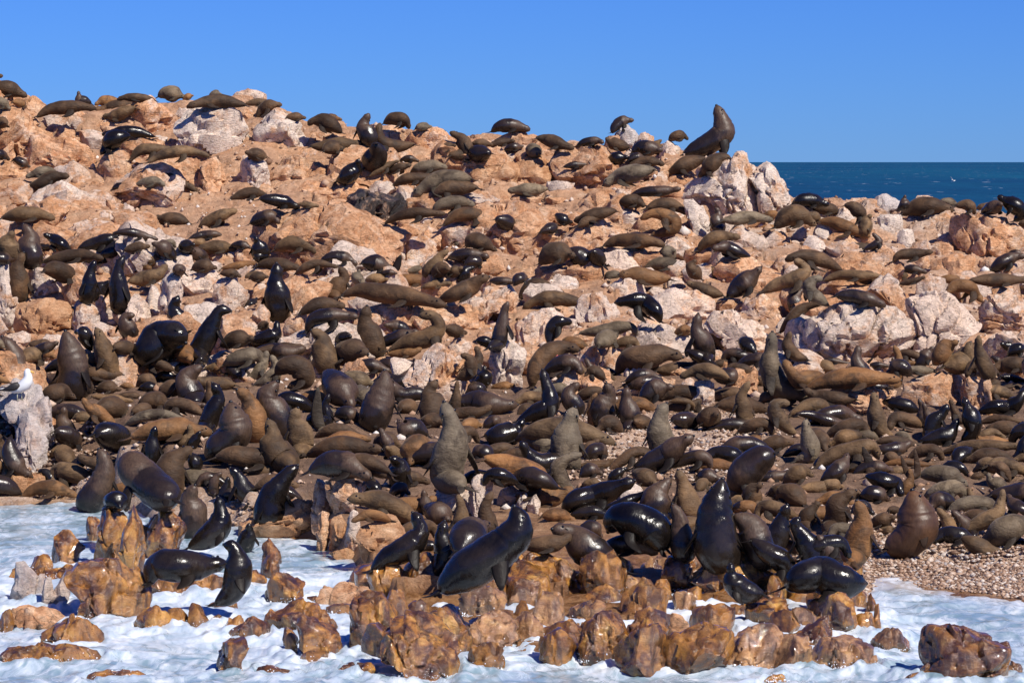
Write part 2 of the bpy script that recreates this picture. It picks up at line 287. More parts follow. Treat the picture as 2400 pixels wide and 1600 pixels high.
SEALS = '''
@A
-20 16 -8 12 3 11;4;d
-10 22 5 22 14 25 25 30;7;d
-8 33 2 36 10 42;5;g
12 35 18 36 23 40;4;o
84 36 78 34 73 33 74 25;5;w
34 49 45 42 60 40 72 39 88 41;6;d
110 34 100 34 93 35 88 38;5;o
142 33 128 31 115 31 108 33;4;d
125 37 110 38 98 41 88 42;5;d
125 40 115 44 105 48 94 48;6;t
145 30 152 27 162 28 171 31;7;g
168 33 173 30 178 29;3;o
226 38 210 35 195 34 180 37 172 40;6;d
192 29 198 27 204 28;3;g
142 67 128 63 112 62 94 65;5;k
120 66 108 68 98 75 93 83;8;k
120 89 128 80 140 78 158 78;5;t
136 91 148 84 165 80 180 81 192 85;5;t
-8 83 2 84 8 88;5;w
12 88 18 89 28 95;4;w
52 99 42 98 32 101 24 104;4.5;g
25 113 38 110 48 104 64 103;6;d
124 111 135 109 145 108 152 112;5;g
118 107 135 104 152 105 172 112 180 117;6;d
103 114 110 113 118 112;4;k
244 85 234 83 226 81;6;d
212 125 222 120 234 118 246 122;5;d
-8 55 0 54 7 54;5;d
@B
0 30 6 22 14 18 24 18;5;d
-10 17 4 16 14 15;4;t
28 29 36 29 46 30;4;d
79 44 72 38 62 33 52 33 48 37;7;d
60 31 68 29 79 32;3;o
104 50 102 44 100 36 100 26;8;w
146 54 130 56 116 52 113 42 114 35;6;d
117 35 126 31 137 32 141 40;6;d
146 40 153 38 162 38;4;g
50 56 60 56 72 54 85 54 98 53;6;t
110 53 112 62 108 70 100 80;9;w
62 60 70 57 80 58;6;d
74 88 82 85 90 77 95 68;8;k
104 84 112 79 122 73 132 69;3;t
120 82 130 76 143 73;4;d
132 69 140 67 150 70;3;w
194 62 192 54 188 48 184 46 178 43;6;d
215 62 205 63 196 62;8;w
168 62 175 57 184 55;4;d
178 64 188 64 196 63;6;d
142 80 152 76 165 74 176 76;6;g
126 92 138 86 150 85 165 83;5;d
198 86 184 85 168 88 152 96 145 102;9;g
204 94 192 94 178 94 168 99 161 108;7;d
162 118 170 110 185 107 201 110;6;g
172 129 182 121 195 118 210 121 223 125;6;d
118 127 132 120 150 117 174 118;5;d
221 122 229 126 237 132;7;w
238 140 240 132 241 122;1.8;x
198 53 208 53 218 55;3.5;d
214 55 228 52 238 51;4;d
216 43 224 38 236 37 252 41;6;w
228 59 236 57 246 56;4;w
3 104 15 105 28 108 40 113;6;k
38 109 48 110 58 111;3;t
-6 127 4 123 15 121 22 127;7;w
@C
24 62 20 60 18 57 18 54;7;g
22 48 32 50 44 54 57 58;6;d
59 56 68 52 78 51 84 53;4;w
108 57 98 55 90 52 86 48;6;d
92 44 95 38 102 33 112 32;5;w
134 60 134 54 135 50;5;t
110 62 118 58 128 58 138 60;7;w
90 70 98 67 107 66;6;k
106 69 114 66 124 67;4;w
106 76 118 71 130 70 140 73;5;d
144 51 150 47 158 47 162 50;5;d
157 64 168 60 182 53 194 44 193 34 188 19;11;w
178 67 165 71 152 76 143 82;7;d
200 66 192 68 182 75 172 84;8;d
131 77 115 80 98 84 84 92;8;g
109 101 122 98 140 97 155 95;5;w
98 110 106 106 115 107 122 111;6;d
123 113 135 110 148 110 162 118;6;d
128 137 145 133 150 126 140 119 128 118 118 123;7;o
96 115 84 117 72 120 57 125;6;d
40 118 48 124 56 126;5;k
33 95 22 96 10 96 -4 97;6;g
190 130 188 124 189 118 190 112;6;w
192 124 205 123 220 121 240 124;6;g
26 134 34 132 42 128;5;w
60 130 70 124 82 121;4;d
47 75 58 73 69 73;3;w
@D
22 50 32 47 44 48 56 51;7;k
38 56 48 54 60 56 68 60;6;d
6 72 18 62 30 61 44 70;9;t
36 60 42 62 47 67;5;t
-6 62 4 60 12 62;4;o
-8 72 2 72 9 70;3;o
70 51 78 53 85 60 84 70;6;d
80 78 88 74 92 64 93 60;7;t
46 66 60 67 75 73 93 80;6;o
61 94 75 92 88 90 100 88;5;d
88 92 98 88 102 84 96 77;4;w
122 60 135 54 152 52 170 56;8;d
119 56 125 51 126 46 123 42;5;w
158 47 168 49 176 52;4;g
172 52 182 51 188 55 190 60;5;d
192 54 200 53 210 52;4;t
226 66 232 60 228 53 220 48 211 43;8;k
198 59 206 54 213 50;6;w
230 69 236 67 242 66;3;d
69 112 55 104 38 99 25 98 15 102;7;d
-6 132 10 124 25 118 34 112 30 105 24 102;7;t
114 104 122 97 136 96 151 94;5;d
122 114 132 110 146 113;4;w
203 112 215 104 226 99 236 98;6;w
219 98 226 95 236 97;3;w
51 121 66 116 84 116 103 116;5;t
80 118 90 118 103 117;6;d
111 118 122 116 134 119;4;t
121 124 133 121 144 117;3;d
155 120 168 119 184 122;4;o
@H
56 46 48 40 39 33 38 27 42 22 50 20;7;g
26 47 26 38 30 30;7;w
62 36 78 37 94 40 108 46;7;w
11 71 20 59 33 48 49 43;5;d
184 22 200 22 218 22 240 22;6;d
162 35 172 28 184 28 193 36 197 42;6;o
236 85 230 80 222 83 213 80;5;k
220 92 228 86 240 84;6;k
35 122 55 115 80 112 102 112 122 114;9;o
48 108 38 101 30 97 20 99;4;d
42 102 52 101 62 106;6;t
43 99 58 96 76 99;3;w
72 103 82 102 92 101;3;d
90 102 100 100 112 101;3;w
90 98 94 95 97 93;1.5;x
113 103 124 99 136 98;4;o
115 99 115 96 114 93;2;x
134 104 140 98 147 90 150 83;7;w
153 100 158 92 164 84 174 78;8;o
160 101 172 100 183 94 184 85 187 79;10;t
203 108 198 98 194 84 190 73;7;t
206 104 216 101 228 99 242 100;7;d
212 110 226 113 240 116;4;k
204 118 210 117 214 120;4;t
213 121 226 120 240 122;3;d
205 92 210 95 216 99;3;w
40 131 22 124 8 116 2 100 3 86 4 70;11;g
@L
115 68 104 62 99 48 98 36 97 27;9;t
138 44 128 40 114 37 106 36;7;k
72 42 82 41 92 41;4;w
60 48 74 48 86 50;3;t
25 46 40 48 55 53 72 58 84 60;5;w
26 66 16 58 8 48 8 38 20 37;8;t
0 30 14 30 28 32 33 38;5;o
24 90 38 84 38 72 35 60 35 52;9;g
-10 80 5 74 24 73;7;d
42 62 48 70 52 80;7;d
87 66 72 68 55 76;7;t
102 72 92 66 82 68 74 66;5;g
43 96 58 86 78 80 95 76 102 88;8;t
98 73 112 71 130 75 144 77;5;d
138 55 142 48 141 40 140 33;5;w
150 66 152 55 160 46 167 38;8;k
178 72 188 62 186 48 182 38 180 32;9;k
140 72 152 70 166 66 175 52;8;k
118 52 128 52 137 54;4;k
194 56 208 52 222 52 236 56;4;d
200 60 215 60 240 62;7;d
186 68 198 66 208 64 218 69;4;t
160 84 180 78 205 76 236 76;6;t
222 90 232 84 236 74 238 62;6;k
170 90 178 84 190 80;7;k
192 90 202 88 214 86;4;k
200 94 214 92 230 97 240 104;6;t
222 110 218 100 212 95 202 94;5;d
158 98 168 95 178 97 184 104;5;k
140 104 154 102 170 105 182 112;9;g
124 118 130 108 132 97;5;o
127 102 125 94 122 85;2.5;x
141 102 138 90 135 79;3;x
90 102 96 98 106 101;5;d
95 96 90 86 87 77;4;x
42 98 50 90 58 86;5;k
48 108 60 102 70 92 74 84;8;w
14 110 24 103 34 100 42 104;8;t
48 113 58 112 70 114;6;t
110 101 120 99 128 101;4;t
104 94 124 91 140 93 156 95;4;o
90 104 105 108 118 112 122 122;8;k
84 122 98 120 112 126;8;w
60 150 64 140 66 128 76 117;11;d
78 124 82 122 84 119;4;t
148 122 162 124 176 130;5;t
203 126 190 128 186 122 184 114;5;t
222 118 212 112 204 108 202 101;6;g
178 156 196 146 210 138 214 126 216 116;7;t
240 138 228 132 222 122;7;w
186 106 194 104 200 106;4;d
2 122 12 118 20 124;7;d
34 148 38 138 44 130 50 130;7;d
96 150 106 144 116 140;7;d
102 156 112 154 118 150;5;t
110 134 118 136 122 140;4;d
@P
96 47 112 42 122 30 121 16 118 0;17;n
70 52 74 40 76 22 76 8;11;o
4 48 8 36 12 20 18 11;9;k
38 56 30 40 24 28 20 22;10;k
54 58 48 46 40 36;7;w
14 78 28 70 42 68 58 74 80 76;14;K
-14 40 0 50 14 60 22 78;9;k
158 38 166 42 174 46 190 49;7;t
176 44 190 34 206 26 218 22;11;g
150 36 146 24 138 14;6;t
166 34 158 24 150 16;6;w
196 44 204 43 214 42;5;k
@G
25 54 35 46 48 44 58 47;10;d
50 42 60 46 68 54 72 66;9;w
74 42 78 50 78 60;7;w
84 38 98 33 115 33 130 34 140 37;7;d
138 49 144 44 150 41;7;g
122 58 134 54 148 55 160 55;6;g
146 68 128 67 112 64 98 64;8;o
100 63 90 66 83 69;5;g
82 58 88 55 95 57;4;k
194 83 182 80 172 76 160 71;6;t
174 68 168 62 166 56 165 50;7;d
178 60 186 62 195 64;6;t
170 43 176 36 186 30 198 29 210 30;6;t
220 49 208 44 196 39 184 40;6;w
198 84 206 78 216 70 224 62 229 57;9;w
2 74 6 68 14 66;5;w
6 88 14 76 24 72 36 77 48 81;5;d
68 90 55 88 38 86 22 88 10 96;7;t
136 108 132 98 122 90 108 88 95 90;8;k
34 128 36 118 40 110 46 107 55 108;6;k
62 118 80 116 96 113 110 112 114 120;6;g
78 128 88 122 98 120;8;g
178 140 176 128 170 116 170 108 171 100;9;w
150 120 158 115 164 115;5;o
178 114 188 120 194 130;7;d
210 124 216 128 224 136;6;k
124 128 134 124 144 124;5;t
@K
18 42 20 30 26 18 36 10 48 6 62 8;9;d
4 74 20 66 34 60 34 48 30 34 28 26;9;k
60 62 54 54 54 46 58 38;8;w
50 110 50 96 52 80 55 68 58 61;14;g
70 104 74 96 78 90;7;d
82 93 90 94 96 96;5;o
4 92 20 84 45 80 70 84 94 93;11;t
-10 104 8 104 24 110;6;d
-26 106 -8 112 12 120 30 132 46 142;12;o
50 138 44 126 42 116 50 108 64 103;8;g
140 100 136 86 136 74 138 64 142 57;12;g
84 72 84 60 88 48 90 38;10;w
110 76 108 66 106 54 103 42;9;w
120 60 124 50 132 44 148 41;9;w
128 78 120 74 112 72;7;d
96 30 106 18 122 14 140 11 156 14;11;d
160 8 172 14 178 20 168 22;6;w
146 70 158 72 172 76;8;w
144 55 156 54 166 58 168 64;3;t
173 70 173 62 172 55;3;x
176 78 180 70 188 66;9;d
178 80 200 76 220 79 238 80;6;w
187 58 205 58 222 60 238 64;8;d
184 21 200 20 216 22;5;d
184 32 198 32 214 34;8;w
212 18 220 15 228 12;4;w
112 116 126 112 142 104 154 94 166 86;11;w
88 118 100 110 112 102 126 104;5;d
112 122 122 124 132 130;8;t
88 130 96 122 106 116;5;k
46 158 58 146 74 144 92 136 112 127;11;k
62 124 72 118 84 122;6;w
64 132 74 130 84 130;5;t
76 150 88 146 98 148;5;w
74 156 96 152 112 144 126 138;6;k
130 156 134 140 146 126;12;w
164 156 160 142 156 130 155 118;10;t
170 128 180 124 192 126;7;w
164 118 180 114 208 114;6;o
170 136 176 130 184 132;5;t
240 100 222 112 208 128 204 138;14;V
218 98 222 92 226 89;6;o
196 146 206 138 216 134;5;t
222 148 222 136 226 130;9;d
196 150 208 146 218 144;5;t
200 154 216 152 230 156;6;w
@I
66 42 68 28 65 12 62 0 60 -9;14;V
112 34 102 26 96 10 92 -4 88 -12;11;t
130 22 138 10 150 -2 164 -6 172 0;15;K
158 8 168 10 178 16;9;o
182 12 190 -4 196 -18 202 -28 212 -28;10;k
178 52 172 40 174 32 181 22;11;w
142 34 152 32 164 32;6;k
128 42 138 42 148 44;5;k
196 24 204 27 212 24;4;o
38 52 50 48 60 47 70 52;9;d
106 76 94 68 82 60 76 52;6;o
88 46 98 42 112 44;6;d
110 41 118 41 126 44;3;o
84 50 100 52 122 55;4;t
90 60 102 60 114 66;10;d
106 51 120 50 132 51;4;d
128 56 142 54 158 60;8;d
122 64 132 62 140 66;6;d
112 80 128 70 150 67 176 74;5;g
120 88 140 82 160 80 176 82 194 84;10;o
140 108 140 98 141 88 141 78;7;k
92 82 102 86 112 98;13;k
86 92 80 86 84 79;5;k
64 86 58 74 58 66 62 60;7;w
54 80 64 88 74 98;9;w
66 72 78 70 90 75;6;t
72 77 78 76 83 78;3.5;o
70 112 62 106 54 100 48 100;8;t
62 122 70 114 80 108 87 107;6;k
76 138 62 134 50 128 42 120 35 121;7;k
-8 106 -2 96 -4 84;10;d
8 88 10 104 18 116 30 124;8;w
8 88 11 82 16 78;4;k
82 148 90 136 96 120 95 108 91 99;12;w
160 142 148 138 134 128 122 118 124 110;16;V
156 138 156 124 162 110 168 98;14;d
174 102 180 112 182 124;6;k
190 108 204 96 216 84 214 68 212 56;16;V
190 78 196 64 200 50 198 38;9;k
236 84 232 66 226 52 222 44;11;o
198 36 208 37 214 36;5;w
214 33 222 32 226 31;3;t
236 44 230 34 226 26;4;x
168 94 174 86 177 76;5;t
176 96 180 90 182 82;5;k
198 106 215 104 240 108 268 112;10;d
232 146 224 136 218 124 216 116;9;k
204 144 208 132 212 124;5;k
196 138 198 126 204 120;5;w
16 44 14 28 10 12 8 -4;13;wB
20 18 30 12 38 22;7;t
26 2 36 4 50 2;6;d
38 14 46 12 52 14;6;o
164 62 176 59 190 58;4;w
106 4 116 6 126 4;7;d
@E
170 116 164 106 161 94 160 84;9;k
28 134 40 132 54 126;5;w
84 134 80 124 76 117 68 117;7;k
120 118 116 110 116 103 124 101;8;w
2 12 18 9 35 9 50 13;7;t
174 16 162 13 150 13 142 11;6;d
182 22 192 15 205 9 218 5;6;t
174 31 186 28 198 27 206 30;4;w
182 40 192 39 206 39 218 42;6;t
166 42 172 38 180 36;6;k
190 50 184 47 180 44 177 41;6;w
176 36 184 35 192 37;4;t
176 59 188 56 200 58;6;d
161 50 154 43 148 38 140 35;7;w
114 42 126 39 138 38;5;d
150 34 158 35 162 39;3;g
126 48 138 50 152 52;6;t
118 52 128 56 140 58;7;o
118 70 132 68 145 64 153 55;7;t
110 94 110 82 108 68 110 55 114 47;9;k
80 86 82 74 84 62 85 51;7;k
90 84 94 76 102 70;7;k
8 46 8 34 10 24;9;t
30 50 27 38 26 28 25 18;10;w
17 84 17 70 17 56 18 44;9;d
66 42 56 36 48 31 40 27;6;k
38 53 55 49 75 46 96 49;6;d
42 60 54 60 68 72;9;d
72 40 88 36 100 32 112 28;7;k
94 46 104 42 114 34;7;k
104 26 118 25 130 28 145 32;4;w
78 52 90 50 102 55;4;k
36 38 42 38 48 38;4;k
-6 50 4 49 12 50;6;w
164 66 164 60 170 60;5;w
204 58 220 56 240 53;4;o
202 63 214 63 222 66;4;d
224 68 232 65 242 64;4;t
212 37 222 37 232 40;4;w
226 94 232 90 236 86;4;k
202 130 216 124 234 122;8;d
@F
4 46 2 38 2 29;8;k
16 42 28 36 42 36 58 44;7;t
0 56 15 54 30 56 41 58;6;d
-6 67 4 66 12 66;5;d
60 50 72 48 84 50 93 55;6;w
34 66 46 57 58 54 76 57;4;d
20 100 20 86 18 72 19 60 19 54;11;k
97 53 108 54 118 56 126 58;8;w
129 60 130 52 133 46;3.5;x
136 61 148 60 160 60;4;g
158 62 165 54 170 47 175 42;6;t
168 68 168 62 172 58 178 59;6;d
176 49 190 46 204 46 214 48;6;w
192 54 200 52 208 56;6;w
193 38 200 33 210 36 221 42;8;d
184 36 188 32 194 32;4;g
124 67 138 69 152 70 164 72;6;o
100 69 112 68 122 68;5;t
114 64 122 62 130 63;3;w
70 82 76 74 80 66 81 57;8;d
100 74 94 68 93 59;6;g
78 84 95 79 118 82 145 85 175 92;9;d
168 88 182 82 196 76 204 70 214 66;8;d
186 73 191 66 194 60 201 57;5;k
152 76 164 73 180 72;4;t
177 66 184 60 190 57;5;t
40 100 54 93 66 92 82 93;7;d
46 118 52 106 68 102 84 102 94 103;7;w
108 132 104 118 101 106 99 93;11;d
66 146 62 134 58 122 57 115;11;t
70 128 78 123 88 120;6;k
122 134 140 126 158 122 168 112 162 102 150 102;9;t
152 100 152 97 153 94;2;x
142 116 130 112 118 110;6;w
110 130 128 122 150 116;6;w
174 112 184 116 194 118;6;d
-6 126 8 122 18 118 19 107;7;k
2 114 8 110 12 108;4;d
222 104 214 104 210 102;4;d
217 98 224 97 230 95;4;k
202 124 212 126 222 132;5;k
0 134 20 132 44 130;5;d
222 128 226 112 229 98 228 89;7;w
214 70 226 70 240 71;4;w
@J
72 22 80 12 92 8 104 10;11;d
18 30 28 22 40 24 44 36 30 42;10;d
62 30 72 38 84 50 90 58;13;w
108 72 112 60 116 46 118 36 118 27;13;V
98 82 102 76 106 70;4;x
88 24 104 22 124 28;6;w
78 31 94 34 110 40;7;g
92 44 100 50 104 56;8;g
22 80 16 64 13 50 12 37;13;V
26 108 16 96 14 84 15 72;13;t
42 98 40 84 36 72 35 61;11;t
34 102 42 100 44 90;5;o
46 106 64 98 84 96 104 98 116 98;9;d
48 120 64 114 84 114 106 124;12;w
54 100 68 92 84 88 106 90;6;o
134 108 126 102 120 96;6;t
158 94 146 98 142 112;11;o
132 132 132 122 130 112 128 106;10;k
176 126 176 110 181 94 180 78 176 66 173 56;15;g
162 68 162 56 161 46 160 36;11;d
132 60 142 60 152 62;7;d
150 76 162 73 174 74;7;d
190 76 198 76 208 78;6;o
158 86 146 80 136 80 130 72;9;w
182 56 200 56 220 58 240 58;11;w
210 86 224 86 238 82 246 72;11;k
200 104 214 100 230 98 246 104;5;d
158 156 156 146 152 136;6;w
12 166 14 146 26 126 38 114;13;k
72 68 84 66 96 74;7;w
46 72 58 74 70 80;7;k
58 84 62 82 68 84;4;g
53 62 53 52 57 42;5;x
184 34 196 28 196 16 188 12;7;d
200 40 208 34 214 22;8;kB
216 43 226 41 238 40;4;o
-4 10 14 8 30 10 46 6;7;w
@M
154 46 166 40 178 30 180 18 178 5;11;k
122 76 128 62 145 60 165 62 184 60;12;k
176 92 188 84 194 70 194 56 190 46 183 44;12;k
200 44 204 34 200 26;7;k
86 12 94 8 100 12;8;k
156 32 158 18 156 6 156 -5;11;w
@N
134 30 120 18 100 8 84 6 76 6;9;t
94 66 108 54 124 46 134 34 132 24 128 18;11;k
138 76 150 66 156 52 152 38 154 25;11;k
138 16 148 18 158 22;9;w
166 46 176 34 190 30;13;w
150 82 168 68 190 54 208 40 214 25 211 13;18;K
@O
92 66 76 56 58 44 46 34 33 30;13;w
124 48 118 34 102 24 86 24 79 34;14;K
140 50 138 36 136 22 134 11;9;w
170 54 166 40 166 20 170 0 172 -9;16;K
204 54 200 40 192 28 186 20;12;V
206 84 190 82 180 72 178 59;10;k
54 32 66 30 74 38;6;w
24 20 38 20 52 24;6;o
180 16 192 13 204 16;6;o
116 22 124 21 130 23;4;k
'''  # a few wet-black entries are patches of shade built as seals
